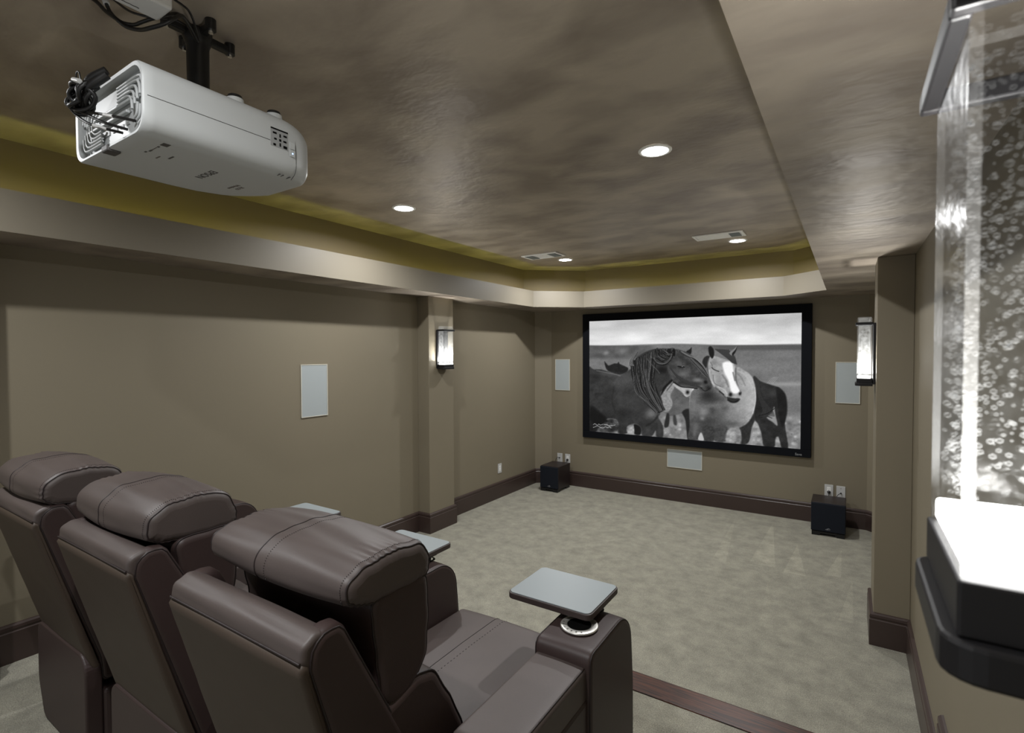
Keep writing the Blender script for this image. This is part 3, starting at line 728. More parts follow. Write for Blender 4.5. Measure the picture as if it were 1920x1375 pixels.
    blob(460, 800, 90, 70, .30, .5); blob(380, 900, 90, 40, .15, .6); blob(540, 880, 50, 60, .24, .5); blob(595, 905, 46, 40, .52, .75); blob(560, 985, 60, 40, .20, .6); blob(570, 1040, 26, 40, .34, .6); blob(662, 1010, 14, 70, .30, .6); blob(370, 1020, 22, 40, .22, .6)
    blob(430, 780, 90, 80, .30, .3); stroke([(160, 565), (290, 590), (350, 606)], 5, .55, .6); stroke([(660, 905), (620, 960), (560, 1000)], 12, .14, .6)
    blob(680, 560, 60, 35, .05, .85); blob(620, 640, 60, 60, .24, .6)
    poly([(690, 700), (740, 650), (775, 610), (770, 640), (720, 690), (672, 760)], .04, 6)
    # left horse: head
    hd = np.clip(.30 + .05 * n3 + .10 * n2, .05, 1)
    poly([(755, 400), (775, 393), (830, 405), (880, 425), (940, 470), (1000, 540), (1040, 600), (1066, 660), (1070, 705), (1040, 728), (1000, 728), (955, 700), (885, 690), (820, 682), (775, 655), (735, 590), (720, 540), (740, 470)], hd, 5)
    blob(800, 500, 40, 30, .40, .6); blob(780, 570, 50, 40, .34, .6); blob(850, 590, 70, 30, .50, .7); blob(900, 660, 90, 18, .14, .7); blob(930, 590, 60, 16, .20, .5); blob(960, 640, 60, 22, .58, .75); blob(985, 690, 30, 14, .5, .6)
    for k in range(26):
        q = k / 25; stroke([(735 + 10 * q, 520 + 30 * q), (790 + 20 * q, 590 + 40 * q), (870 + 30 * q, 640 + 40 * q), (960 + 40 * q, 680 + 22 * q)], 3, .09 if k % 2 else .42, .55)
    stroke([(805, 530), (835, 538), (855, 535)], 7, .05); blob(838, 533, 5, 4, .7, .9); stroke([(800, 522), (830, 522), (858, 530)], 3, .55, .7)
    blob(1022, 655, 17, 17, .03); stroke([(985, 700), (1020, 725), (1060, 700)], 4, .05); blob(1045, 700, 22, 22, .12, .7)
    stroke([(770, 655), (830, 690), (900, 697), (955, 705)], 7, .03)
    for k in range(44):
        q = k / 43; j = rg2.uniform(-8, 8)
        stroke([(775 + 60 * q, 402 + 14 * q), (850 + 45 * q + j, 440 + 8 * q), (920 + 40 * q, 500 - 20 * q + j), (990 + 30 * q, 585 - 40 * q), (1030 + 10 * q, 620 - 30 * q)], 3.2, rg2.choice([.08, .14, .5, .62]), .7)
    poly([(752, 440), (762, 400), (773, 392), (782, 410), (778, 450)], .04, 4); poly([(868, 415), (895, 398), (910, 383), (906, 432), (885, 428)], .12, 3)
    # left horse: mane
    def hair(Lc, Rc, n, cols, wlo, whi, full=.5):
        Lc = np.array(Lc, float); Rc = np.array(Rc, float); m_ = len(Lc)
        for k in range(n):
            a0 = rg2.uniform(0, 1); dr = rg2.uniform(-.16, .16); ph = rg2.uniform(0, 6.28); wv = rg2.uniform(0, 12); s0 = rg2.integers(0, 2); s1 = m_ if rg2.uniform() < full else rg2.integers(3, m_ + 1)
            P = [Lc[i] + (Rc[i] - Lc[i]) * np.clip(a0 + dr * i / m_, 0, 1) + np.array([wv * math.sin(1.9 * i + ph) + rg2.uniform(-5, 5), rg2.uniform(-5, 5)]) for i in range(s0, s1)]
            if len(P) > 1: stroke([tuple(p) for p in P], rg2.uniform(wlo, whi), rg2.choice(cols), .85)
    mane = ([(430, 500), (445, 610), (480, 730), (550, 810), (640, 895)], [(640, 395), (622, 520), (612, 640), (648, 760), (694, 872)])
    curl = ([(585, 412), (612, 480), (680, 515), (742, 485), (760, 425)], [(735, 394), (742, 402), (750, 412), (756, 420), (760, 422)])
    hair(*mane, 60, [.07, .11, .17], 5, 9, .7); hair(*mane, 150, [.04, .07, .10, .14, .26, .34], 2.2, 4.0); hair(*mane, 22, [.40, .50], 1.8, 2.6, .3)
    hair(*curl, 26, [.08, .14], 4, 7); hair(*curl, 60, [.04, .10, .36, .50], 2, 3.6, .8)
    stroke([(600, 470), (640, 512), (700, 520), (748, 480), (762, 430)], 5, .05, .9); stroke([(606, 462), (645, 502), (700, 510), (744, 474), (758, 430)], 3, .5, .8)
    for k in range(16):
        j = 3 * k; stroke([(440 + j, 455 - .8 * j), (420 + .6 * j, 490), (415 + j, 525)], 3, .06 if k % 2 else .8, .8)
    stroke([(560, 470), (600, 520), (640, 560), (660, 585)], 5, .42, .8); stroke([(645, 500), (690, 508), (740, 470), (750, 440)], 5, .40, .8)
    # small white signature in the corner of the picture
    for (sx, sy, n) in ((135, 992, 17), (135, 1010, 14)):
        P = [(sx + 11 * i, sy + i * .5 + rg2.uniform(-6, 6)) for i in range(n)]; stroke(P, 2.4, .9, .85, 3)
    val = np.clip(val, 0, 1) ** 1.22
    return np.clip(val + .012 * np.random.default_rng(2).normal(size=val.shape), 0, 1)
G = picture(); H_, W_ = G.shape
me = bpy.data.meshes.new('screen_image')
xs = np.linspace(PX0 + .001, PX1 - .001, W_); zs = np.linspace(PZ1 - .001, PZ0 + .001, H_)
co = np.empty((H_, W_, 3)); co[..., 0] = xs[None, :] - (SX0 + SX1) / 2; co[..., 1] = SY + .012 - YW; co[..., 2] = zs[:, None] - SZ0
idx = np.arange(H_ * W_).reshape(H_, W_); q = np.stack([idx[1:, :-1], idx[1:, 1:], idx[:-1, 1:], idx[:-1, :-1]], -1).reshape(-1, 4)
me.from_pydata(co.reshape(-1, 3).tolist(), [], q.tolist())
at = me.color_attributes.new('picture', 'FLOAT_COLOR', 'POINT')
lin = np.where(G <= .04045, G / 12.92, ((G + .055) / 1.055) ** 2.4).ravel()
at.data.foreach_set('color', np.stack([lin, lin, lin, np.ones_like(lin)], -1).ravel().astype(np.float32))
m = bpy.data.materials.new('projected_picture'); m.use_nodes = True
nt, N, K = nodes(m); b = N['Principled BSDF']; b.inputs['Base Color'].default_value = (.012, .012, .012, 1); b.inputs['Roughness'].default_value = .95; b.inputs['Specular IOR Level'].default_value = 0
an = N.new('ShaderNodeAttribute'); an.attribute_name = 'picture'; K.new(an.outputs['Color'], b.inputs['Emission Color']); b.inputs['Emission Strength'].default_value = 1.08
M['picture'] = m
me.materials.append(m)
ob = bpy.data.objects.new('screen_image', me); COL.objects.link(ob); ob.parent = t

# ------------------------------------------------------------------ wall lamps (sconces)
def sconce(xf, s, yc, zb, label, nb, seed, power, hb=0.0, hr=0.0):
    """xf wall face, s = direction into the room along x, zb = underside of the base"""
    t = thing('wall_sconce', label, 'wall lamp', (xf, yc, zb), 'seeded glass wall lamps on the pilasters')
    def bx(mb, d0, d1, w, z0, z1, bev=.002, y=0):
        a, b_ = sorted((xf + s * d0, xf + s * d1)); return mb.box(a, b_, yc + y - w / 2, yc + y + w / 2, zb + z0, zb + z1, bev=bev)
    bx(MB(), .0005, .014, .168, .012, .398 + hr).build('back_plate', M['bronze'], t)
    # base: lower plate with rounded corners and a block standing on it
    pl = [(0.0145, -.085, 0), (.107, -.085, .022), (.107, .085, .022), (.0145, .085, 0)]
    poly = [(xf + s * d, yc + w) for d, w in fillet(pl, 0, 5)]
    mb = MB(); mb.prism(poly, 'z', zb, zb + .020 + hb * .4, bev=.003)
    bx(mb, .018, .0985, .152, .020 + hb * .4, .048 + hb, .002)
    mb.build('base', M['bronze'], t)
    # square ring holding the glass
    mb = MB()
    bx(mb, .0145, .107, .012, .385 + hr, .402 + hr, .002, y=-.079); bx(mb, .0145, .107, .012, .385 + hr, .402 + hr, .002, y=.079); bx(mb, .095, .107, .146, .385 + hr, .402 + hr, .002)
    mb.build('ring', M['bronze'], t)
    d0, d1, hw, z0, z1 = .022, .0965, .0745, .0485 + hb, .436 + hr
    # glass block: four seeded faces between frosted bevelled edges
    c = .006
    def V(d, w, z): return (xf + s * d, yc + w, zb + z)
    mb = MB()
    ring = [(d0 + c, -hw), (d1 - c, -hw), (d1, -hw + c), (d1, hw - c), (d1 - c, hw), (d0 + c, hw), (d0, hw - c), (d0, -hw + c)]
    lo = [V(d, w, z0) for d, w in ring]; hi = [V(d, w, z1 - .006) for d, w in ring]
    vs = lo + hi
    for k in range(8):
        f = [k, (k + 1) % 8, 8 + (k + 1) % 8, 8 + k]; mb.add([vs[i] for i in f], [[0, 1, 2, 3]], 0 if k % 2 == 0 else 1)
    tp = [V(d0 + c + (d - d0 - c) * .93 if 0 else d, w, z1 - .006) for d, w in ring]
    ti = [V((d0 + d1) / 2 + (d - (d0 + d1) / 2) * .88, w * .93, z1) for d, w in ring]
    for k in range(8): mb.add([tp[k], tp[(k + 1) % 8], ti[(k + 1) % 8], ti[k]], [[0, 1, 2, 3]], 1)
    gl = mb.build('glass_block', [M['seeded'] if nb > 500 else M['seeded_glow'], M['frosted']], t)
    # seeds: small air bubbles inside the glass
    rg = np.random.default_rng(seed); mb = MB()
    ph = (1 + 5 ** .5) / 2
    bm0 = bmesh.new(); bmesh.ops.create_icosphere(bm0, subdivisions=1, radius=1); bm0.verts.index_update()
    iv = [v.co.copy() for v in bm0.verts]; jf = [[v.index for v in f.verts] for f in bm0.faces]; bm0.free()
    for k in range(nb):
        face = rg.integers(0, 3); z = z0 + .02 + (z1 - z0 - .04) * rg.uniform(); r = rg.uniform(.0010, .0030) * (1 if nb > 300 else 1.3)
        if face == 0: p = (d1 - .006 - rg.uniform(0, .006), rg.uniform(-hw + .012, hw - .012))
        elif face == 1: p = (rg.uniform(d0 + .012, d1 - .012), -hw + .006 + rg.uniform(0, .006))
        else: p = (rg.uniform(d0 + .012, d1 - .012), hw - .006 - rg.uniform(0, .006))
        q = Vector(V(p[0], p[1], z))
        mb.add([q + Vector((v.x * r, v.y * r, v.z * r * .8)) for v in iv], jf, 0, True)
    sb = mb.build('glass_seeds', M['seed'], gl, recalc=False); sb['kind'] = 'stuff'
    mb = MB(); bx(mb, d0 + .004, d1 - .003, hw * 2 - .006, .0485 + hb, .0485 + hb + .6 * (.03 if hb else .022), .003)
    mb.build('led_module', M['sconce_led'], t)
    lamp('sconce_lamp', 'AREA', (xf + s * .056, yc, zb + .070 + hb), power, .04, rot=(math.pi, 0, 0), size_y=.09, spread=math.radians(170))
    return t
sconce(PL, 1, 4.035, 1.643, 'lit glass wall lamp on the left pilaster', 260, 1, 7)
sconce(PR, -1, 4.02, 1.585, 'lit glass wall lamp on the far right pilaster beside the screen', 260, 2, 7)
sconce(PN, -1, .492, 1.597, 'large lit glass wall lamp close to the camera at the right edge', 1500, 3, 12, .013, .022)

# ------------------------------------------------------------------ recliners
LE = M['leather']
YO = 1.2
def arm(t, x0, x1, oy=0.0, oz=0.0):
    """arm rest with a raised console at its front"""
    xm = (x0 + x1) / 2; sh = lambda P: [(p[0] + oy, p[1] + (oz if p[1] > .5 else 0), *p[2:]) for p in P]
    a = MB().box(x0 + .012, x1 - .012, .98, 1.73 + oy, ZR + .004, .76, bev=.02, seg=3).build('armrest', M['leather_shaded'], t)
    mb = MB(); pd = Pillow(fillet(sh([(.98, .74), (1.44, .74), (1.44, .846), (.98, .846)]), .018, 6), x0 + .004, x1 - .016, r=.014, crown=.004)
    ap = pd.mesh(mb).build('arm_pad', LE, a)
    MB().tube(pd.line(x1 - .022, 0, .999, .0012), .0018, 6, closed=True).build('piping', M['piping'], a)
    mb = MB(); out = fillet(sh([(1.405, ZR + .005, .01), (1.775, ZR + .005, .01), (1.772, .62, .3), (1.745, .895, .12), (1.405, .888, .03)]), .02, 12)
    cs = Pillow(out, x0, x1, r=.014, crown=.003, n=120); cs.mesh(mb).build('console', M['leather_shaded'], a)
    for x in (x0 + .004, x1 - .004): MB().tube(cs.line(x, .0, .999, .001), .0022, 6, closed=True).build('piping', M['piping'], a)
    # cup holder
    c = (xm - .002, 1.535 + oy, .8955 + oz)
    mb = MB(); mb.lathe([(.040, .0052), (.044, .0072), (.060, .0058), (.0625, .0042), (.0625, .001)], c, n=48)
    for k in range(7):
        th = math.radians(195 + 18 * k); R = Matrix.Rotation(th + math.pi / 2, 3, 'Z')
        p = Vector(c) + Vector((.0525 * math.cos(th), .0525 * math.sin(th), .0068))
        for j in (-.0025, 0, .0025): mb.rot_box(p + Vector((math.cos(th), math.sin(th), 0)) * j, (.0065 - abs(j), .0011, .0006), R, m=1)
    mb.lathe([(.0400, .0052), (.0375, .0046), (.036, .0042), (.001, .0041)], c, n=36, m=2)  # flat dark disc, the cup well's shade is put into its colour
    mb.build('cup_holder', [M['steel_ring'], M['print'], M['dark']], a)
    return a, xm
def tray(t, cx, oy=0.0):
    xm = cx + .118; cy = 1.656 + oy
    tr = MB().frustum((xm, 1.672 + oy, .892), (xm, 1.672 + oy, .921), .013, .013, 20).box(xm - .05, xm + .03, 1.64 + oy, 1.70 + oy, .910, .921, bev=.004)
    tr.lathe([(.016, .0005), (.024, .001), (.026, -.001)], (xm + .004, 1.675 + oy, .894), n=28)
    p = tr.build('tray_table', M['black'], t)
    pl = fillet([(cx - .163, cy - .130), (cx + .163, cy - .130), (cx + .163, cy + .130), (cx - .163, cy + .130)], .024, 6)
    MB().prism(pl, 'z', .921, .942, bev=.003).build('tray_rim', M['tray_edge'], p)
    pl = fillet([(cx - .158, cy - .125), (cx + .158, cy - .125), (cx + .158, cy + .125), (cx - .158, cy + .125)], .021, 6)
    MB().prism(pl, 'z', .9415, .945, bev=.001).build('tray_top', M['tray'], p)
# outline of the head pillow and of the upper back below it (y, z)
HP = [(.716, 1.262, .022), (.716, 1.318, .035), (.765, 1.354, .05), (.87, 1.366, .08), (.955, 1.350, .05), (.985, 1.290, .045), (.982, 1.235, .03), (.90, 1.228, .05), (.80, 1.232, .05), (.755, 1.238, .03)]
UP = [(.785, 1.245, .03), (.972, 1.245, .02), (.978, 1.15, .05), (.966, 1.03, .05), (.90, .965, .05), (.82, .97, .04)]
def recliner(cx, label, arms, tray_x, dy, seed, dz=0.0, hx=.272, oy=0.0, oz=0.0):
    t = thing('recliner_chair', label, 'recliner', (cx, YO, ZR), 'brown leather theatre recliners')
    X = lambda x: cx + x
    MB().box(X(-.280), X(.280), .80, 1.70, ZR + .02, .47, bev=.02, seg=3).build('base', M['leather_shaded'], t)
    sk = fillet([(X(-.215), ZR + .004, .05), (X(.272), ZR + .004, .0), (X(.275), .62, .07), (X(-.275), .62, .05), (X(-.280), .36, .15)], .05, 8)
    MB().prism(sk, 'y', .742, .80, bev=.008, seg=3).build('rear_skirt', M['leather_shaded'], t)
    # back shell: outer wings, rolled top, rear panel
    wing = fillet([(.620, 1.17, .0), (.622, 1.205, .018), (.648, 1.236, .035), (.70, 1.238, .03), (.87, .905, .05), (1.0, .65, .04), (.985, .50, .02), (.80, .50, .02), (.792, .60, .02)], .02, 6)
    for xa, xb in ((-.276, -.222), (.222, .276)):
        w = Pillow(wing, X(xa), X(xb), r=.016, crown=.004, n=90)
        o = w.mesh(MB()).build('back_wing', M['leather_shaded'], t)
        xe = X(xa + .004) if xa < 0 else X(xb - .004)
        MB().tube(w.line(xe, 0, .999, .0008), .002, 6, closed=True).build('piping', M['piping'], o)
    roll = fillet([(.640, 1.13, .0), (.604, 1.19, .012), (.608, 1.224, .022), (.646, 1.242, .028), (.684, 1.228, .026), (.694, 1.17, .02), (.700, 1.12, 0)], .02, 6)
    rl = Pillow(roll, X(-.270), X(.270), r=.012, crown=.001, n=60, nx=17, wrinkle=.0007, seed=seed + 2)
    rl.mesh(MB()).build('back_roll', LE, t)
    MB().prism([(.695, 1.160), (.735, 1.172), (.80, .97), (.775, .97)], 'x', X(-.220), X(.220)).build('inner_lining', M['lining'], t)
    pn = fillet([(.596, 1.188, .012), (.620, 1.190, .01), (.796, .56, .006), (.768, .56, .01)], .006, 5)
    pp = Pillow(pn, X(-.274), X(.274), r=.012, crown=.003, n=80, nx=13, wrinkle=.0004, seed=seed + 9)
    bp = pp.mesh(MB()).build('back_panel', M['back_leather'], t)
    groove_shade = [(X(x), .6035, 1.1915) for x in np.linspace(-.266, .266, 24)]
    MB().tube(groove_shade, .0026, 6).build('piping', M['piping'], bp)  # dark tube drawn as the shaded groove below the roll, no real piping
    # head pillow, adjustable: each chair's sits a little differently
    hp = Pillow(fillet([(y + dy, z + dz * max(0, (z - 1.26) / .1), r_) for y, z, r_ in HP], .03, 6), X(-.303), X(hx), r=.026, crown=.014, n=150, nx=15, wrinkle=.0014, seed=seed)
    hp.pucker = .0022
    hr = hp.mesh(MB()).build('headrest', LE, t)
    for x in (-.294, hx - .009): MB().tube(hp.line(X(x), .0, .999, .001), .0024, 7, closed=True).build('seam', M['piping'], hr)
    MB().tube(hp.line(X(-.055), .0, .999, .0004), .0016, 6, closed=True).build('seam', M['piping'], hr)
    def stitch(line, par, r=.0010):
        mb = MB(); P = resample([tuple(p) for p in line], max(4, int(len(line) * 1.7)), False)
        for i in range(0, len(P) - 1, 2): mb.tube([P[i], tuple((np.array(P[i]) * .4 + np.array(P[i + 1]) * .6))], r, 5)
        mb.build('stitching', M['piping'], par)
    stitch(hp.line(X(-.015), .0, .50, .0006), hr); stitch(hp.line(X(hx - .022), .0, .5, .0010), hr)
    ub = Pillow(fillet([(y + dy, z, r_) for y, z, r_ in UP], .03, 6), X(-.270), X(.270), r=.02, crown=.012, n=100, nx=13, wrinkle=.0018, seed=seed + 3)
    uo = ub.mesh(MB()).build('upper_back_cushion', M['leather_shaded'], t)
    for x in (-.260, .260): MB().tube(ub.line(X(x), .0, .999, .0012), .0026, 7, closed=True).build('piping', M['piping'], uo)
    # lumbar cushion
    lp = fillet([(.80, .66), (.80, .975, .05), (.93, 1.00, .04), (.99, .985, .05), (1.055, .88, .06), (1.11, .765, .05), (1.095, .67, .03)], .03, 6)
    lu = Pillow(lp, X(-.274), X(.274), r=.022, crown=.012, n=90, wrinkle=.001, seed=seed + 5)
    lm = lu.mesh(MB()).build('lumbar_cushion', M['leather_shaded'], t)
    for x in (-.264, .264): MB().tube(lu.line(X(x), .0, .999, .002), .003, 7, closed=True).build('piping', M['piping'], lm)
    # seat
    sp = fillet([(.96, .475), (.96, .64, .03), (1.08, .665, .05), (1.55, .668, .06), (1.815, .662, .05), (1.82, .475, .02)], .02, 8)
    st = Pillow(sp, X(-.285), X(.288), r=.016, crown=.008, n=140)
    so = st.mesh(MB()).build('seat_cushion', LE, t)
    MB().tube(st.line(X(-.09), .07, .60, .0003), .0014, 6).build('seam', M['piping'], so)
    stitch(st.line(X(-.05), .07, .60, .0005), so)
    fp = fillet([(1.742, ZR + .05), (1.806, ZR + .05), (1.812, .466), (1.742, .466)], .015, 5)
    Pillow(fp, X(-.283), X(.283), r=.014, crown=.006, n=48).mesh(MB()).build('footrest', LE, t)
    for x0, x1 in arms: arm(t, X(x0), X(x1), oy, oz)
    tray(t, tray_x, oy)
    return t
recliner(-1.160, 'brown leather recliner nearest the camera, its whole grey tray and cup holder in view', [(.322, .520)], -.862, 0, 3, -.024)
recliner(-1.955, 'brown leather recliner in the middle of the row of three', [(.304, .503)], -1.665, -.055, 8, 0, .260, .012)
recliner(-2.750, 'brown leather recliner at the far left by the wall', [(.304, .500), (-.500, -.304)], -2.462, -.085, 12, 0, .272, .042, .014)

# ------------------------------------------------------------------ projector
XP0, XP1, YP0, YP1, ZP0, ZP1 = -1.955, -1.502, .597, 1.112, 2.371, 2.560
t = thing('projector', 'white projector hanging upside down from its black ceiling mount', 'projector', ((XP0 + XP1) / 2, (YP0 + YP1) / 2, ZP1))
xc = (XP0 + XP1) / 2
def sup(hx, z0, z1, r):
    return fillet([(xc - hx, z0, r[0]), (xc + hx, z0, r[0]), (xc + hx, z1, r[1]), (xc - hx, z1, r[1])], .03, 8)
def body_ring(y):
    """cross-section of the shell at depth y; the front end tapers and bows"""
    f = max(0, (y - (YP1 - .15)) / .15); hx = (XP1 - XP0) / 2 - .055 * f ** 3; z0 = ZP0 + .010 * f ** 2.5; z1 = ZP1 - .016 * f ** 2
    g_ = max(0, (y - (YP1 - .26)) / .26)
    return [(x + .15 * g_ ** 2.2 * max(0, (xc - x)) / ((XP1 - XP0) / 2), z) for x, z in resample(sup(hx, z0, z1, (.045, .05)), 96)]
mb = MB(); ys = [YP0, YP0 + .004] + list(np.linspace(YP0 + .03, YP1 - .12, 6)) + list(np.linspace(YP1 - .10, YP1 - .02, 6)) + [YP1 - .008]
rings = [[(x, y, z) for x, z in body_ring(y)] for y in ys]
R0_ = [(xc + (x - xc) * .985, YP0, ZP0 + (ZP1 - ZP0) / 2 + (z - ZP0 - (ZP1 - ZP0) / 2) * .97) for x, _, z in rings[0]]
rings[0] = R0_
rings.append([(xc + (x - xc) * .93, YP1, (ZP0 + ZP1) / 2 + (z - (ZP0 + ZP1) / 2) * .85) for x, _, z in rings[-1]])
n = 96; vs = [p for r in rings for p in r]; fs = []
for i in range(len(rings) - 1):
    for k in range(n): fs.append([i * n + k, i * n + (k + 1) % n, (i + 1) * n + (k + 1) % n, (i + 1) * n + k])
mb.add(vs, fs, 0, True); mb.add(rings[-1], [list(range(n))])
# rear rim turning in, and the recessed rear wall
rim = [(xc + (x - xc) * .955, YP0 + .002, (ZP0 + ZP1) / 2 + (z - (ZP0 + ZP1) / 2) * .92) for x, y, z in rings[0]]
rec = [(x, YP0 + .022, z) for x, y, z in rim]
for A_, B_ in ((rings[0], rim), (rim, rec)):
    mb.add(A_ + B_, [[k, (k + 1) % n, n + (k + 1) % n, n + k] for k in range(n)], 0, True)
mb.add(rec, [list(range(n))], 0)
body = mb.build('shell', M['projector'], t)
# rear grille: curved louvres at both ends, ports in the middle
zm = (ZP0 + ZP1) / 2
mb = MB()
for sgn in (-1, 1):
    for k in range(5):
        a = .060 - .011 * k; xo = xc + sgn * (.198 - .016 * k); hh = .062 - .009 * k
        P_ = [(xc + sgn * .045, YP0 + .012, zm + hh), (xo - sgn * .03, YP0 + .012, zm + hh), (xo - sgn * .006, YP0 + .012, zm + hh - .012), (xo, YP0 + .012, zm + hh - .04)]
        if sgn < 0: P_ = [(xc + sgn * .045 - .02, YP0 + .012, zm - hh), (xo - sgn * .03, YP0 + .012, zm - hh), (xo - sgn * .006, YP0 + .012, zm - hh + .012), (xo, YP0 + .012, zm - hh + .04)]
        mb.tube(spline(P_, 6), .0038, 8)
        P2 = [(p[0], p[1], 2 * zm - p[2]) for p in P_]
        if k < 3: mb.tube(spline([P2[1], P2[2], P2[3]], 6), .0036, 8)
mb.box(xc - .175, xc + .10, YP0 + .010, YP0 + .020, zm - .014, zm - .006, bev=.002); mb.box(xc - .12, xc + .165, YP0 + .010, YP0 + .020, zm + .012, zm + .020, bev=.002)
rp = mb.build('rear_grille', M['projector'], t)
mb = MB()
for x, z, w, h in ((.12, -.035, .018, .008), (.085, -.036, .018, .008), (.045, -.036, .022, .010), (.0, -.034, .03, .014), (-.05, -.034, .026, .014), (-.10, -.036, .012, .012), (.1, -.004, .014, .014), (-.09, .004, .016, .012)):
    MB().box(xc + x - w / 2, xc + x + w / 2, YP0 + .0195, YP0 + .0235, zm + z - h / 2, zm + z + h / 2, bev=.001).build('port', M['proj_grey'], t)
MB().box(xc - .03, xc + .012, YP0 - .004, YP0 + .03, ZP0 - .006, ZP0 + .012, bev=.004).build('security_latch', M['print'], t)
# side: parting line, keypad, power keys
xs_ = XP1 + .0006
mb = MB(); mb.tube([(xs_ - .0004, y, 2.462) for y in np.linspace(YP0 + .01, .940, 20)], .0009, 5)
mb.tube(spline([(XP1 - .006, 1.030, 2.49), (XP1 - .004, 1.032, 2.44), (XP1 - .012, 1.034, 2.392), (XP1 - .04, 1.036, 2.372)], 5), .0008, 5)
mb.build('parting_line', M['print'], t)
ky0, ky1, kz0, kz1 = .942, 1.000, 2.447, 2.503
MB().box(XP1 - .006, xs_ - .0002, ky0, ky1, kz0, kz1).build('keypad_recess', M['proj_grey'], t)
mb = MB()
def key(y, z, w, h): mb.box(xs_ - .001, xs_ + .0012, y - w / 2, y + w / 2, z - h / 2, z + h / 2)
cy, cz = (ky0 + ky1) / 2 + .002, (kz0 + kz1) / 2 - .004
key(cy, cz, .006, .007); key(cy, cz + .014, .004, .010); key(cy, cz - .014, .004, .010); key(cy + .016, cz, .010, .005); key(cy - .016, cz, .008, .005)
key(cy + .017, cz + .017, .011, .005); key(cy - .018, cz + .018, .012, .005); key(cy + .017, cz - .017, .012, .008); key(cy - .019, cz - .018, .008, .006)
mb.box(xs_ - .001, xs_ + .0005, ky0, ky1, kz1 - .0035, kz1 + .001)
mb.build('keypad', M['dark'], t)
for z0, z1 in ((2.457, 2.478), (2.433, 2.455)): MB().box(XP1 - .006, XP1 + .0006, 1.007, 1.025, z0, z1, bev=.0008).build('power_key', M['projector'], t)
MB().box(XP1 - .001, XP1 + .0012, 1.014, 1.0185, 2.441, 2.4455, bev=.0008).build('power_light', M['led_blue'], t)
# underside print
zt = ZP0 - .0004
mb = MB(); text_mesh(mb, 'EPSON', .034, (-1.712, .852, zt), (-1, 0, 0), (0, 1, 0))
mb.build('lettering', M['print'], t)
def mark(x0, x1, y0, y1, k='print'): MB().box(x0, x1, y0, y1, zt - .0004, zt + .0006).build('printed_mark', M[k], t)
mark(-1.575, -1.552, .664, .682)
for x, y, w in ((-1.592, .668, .010), (-1.640, .668, .016), (-1.660, .664, .010)): mark(x - w / 2, x + w / 2, y - .0025, y + .0025)
mark(-1.632, -1.602, .6665, .6685, 'print_light')
for y in (.985, .997, 1.020): MB().box(XP1 - .046, XP1 - .020, y - .0011, y + .0011, ZP0 + .0015, ZP0 + .0045).build('indicator_slot', M['print'], t)
mb = MB()
for k, s_ in enumerate(('3LCD', 'Wireless')): text_mesh(mb, s_, .018, (-1.76, .985 - .02 * k, zt), (-1, 0, 0), (0, 1, 0))
mb.build('small_print', M['print_light'], t)
mark(-1.69, -1.665, .700, .704, 'print_light'); mark(-1.665, -1.635, .722, .727)
# feet (upward, as it hangs upside down) and lens
for x, y in ((XP1 - .05, .86), (XP1 - .05, .985), (XP0 + .10, .94)):
    f = MB().frustum((x, y, ZP1 - .010), (x, y, ZP1 + .006), .026, .024, 24).build('foot', M['projector'], t)
    MB().frustum((x, y, ZP1 + .0055), (x, y, ZP1 + .016), .022, .019, 24).build('rubber_pad', M['black'], f)
lz = MB().lathe([(.075, 0), (.072, .012), (.055, .014), (.05, .004), (.045, .002)], (xc, YP1 - .002, zm), axis=(0, 1, 0), n=40).build('lens_ring', M['projector'], t)
MB().lathe([(.046, .001), (.03, .008), (.001, .011)], (xc, YP1 - .002, zm), axis=(0, 1, 0), n=32).build('lens', M['dark'], lz)
MB().frustum((XP1 - .085, 1.045, ZP1 - .055), (XP1 - .035, 1.06, ZP1 - .05), .020, .014, 16).build('lens_shift_dial', M['proj_grey'], t)

# ceiling mount
mx, my = -1.785, .870
t = thing('projector_mount', 'black projector mount with a cross of four arms bolted to the ceiling', 'projector mount', (mx, my, ZC))
mb = MB()
mb.lathe([(.001, 0), (.042, 0), (.044, -.02), (.036, -.04), (.033, -.05), (.032, -.21), (.036, -.225), (.040, -.24), (.040, ZP1 + .0065 - ZC + .012)], (mx, my, ZC - .012), n=32)
mb.build('column', M['black'], t)
for ang, rl_ in ((0, .082), (90, .104), (180, .088), (270, .092)):
    c, s = math.cos(math.radians(ang)), math.sin(math.radians(ang)); R = Matrix.Rotation(math.radians(ang), 3, 'Z')
    a0 = .034; ln = rl_ - a0
    mb = MB(); mb.rot_box((mx + c * (a0 + ln / 2), my + s * (a0 + ln / 2), ZC - .024), (ln, .026, .022), R, bev=.004)
    mb.frustum((mx + c * rl_, my + s * rl_, ZC - .034), (mx + c * rl_, my + s * rl_, ZC - .0005), .016, .016, 24)
    a = mb.build('arm', M['black'], t)
    MB().frustum((mx + c * rl_, my + s * rl_, ZC - .043), (mx + c * rl_, my + s * rl_, ZC - .0335), .007, .008, 10).build('bolt', M['chrome'], a)
MB().box(mx - .07, mx + .10, my - .06, my + .06, ZP1 + .0005, ZP1 + .006, bev=.002).build('mount_plate', M['black'], t)

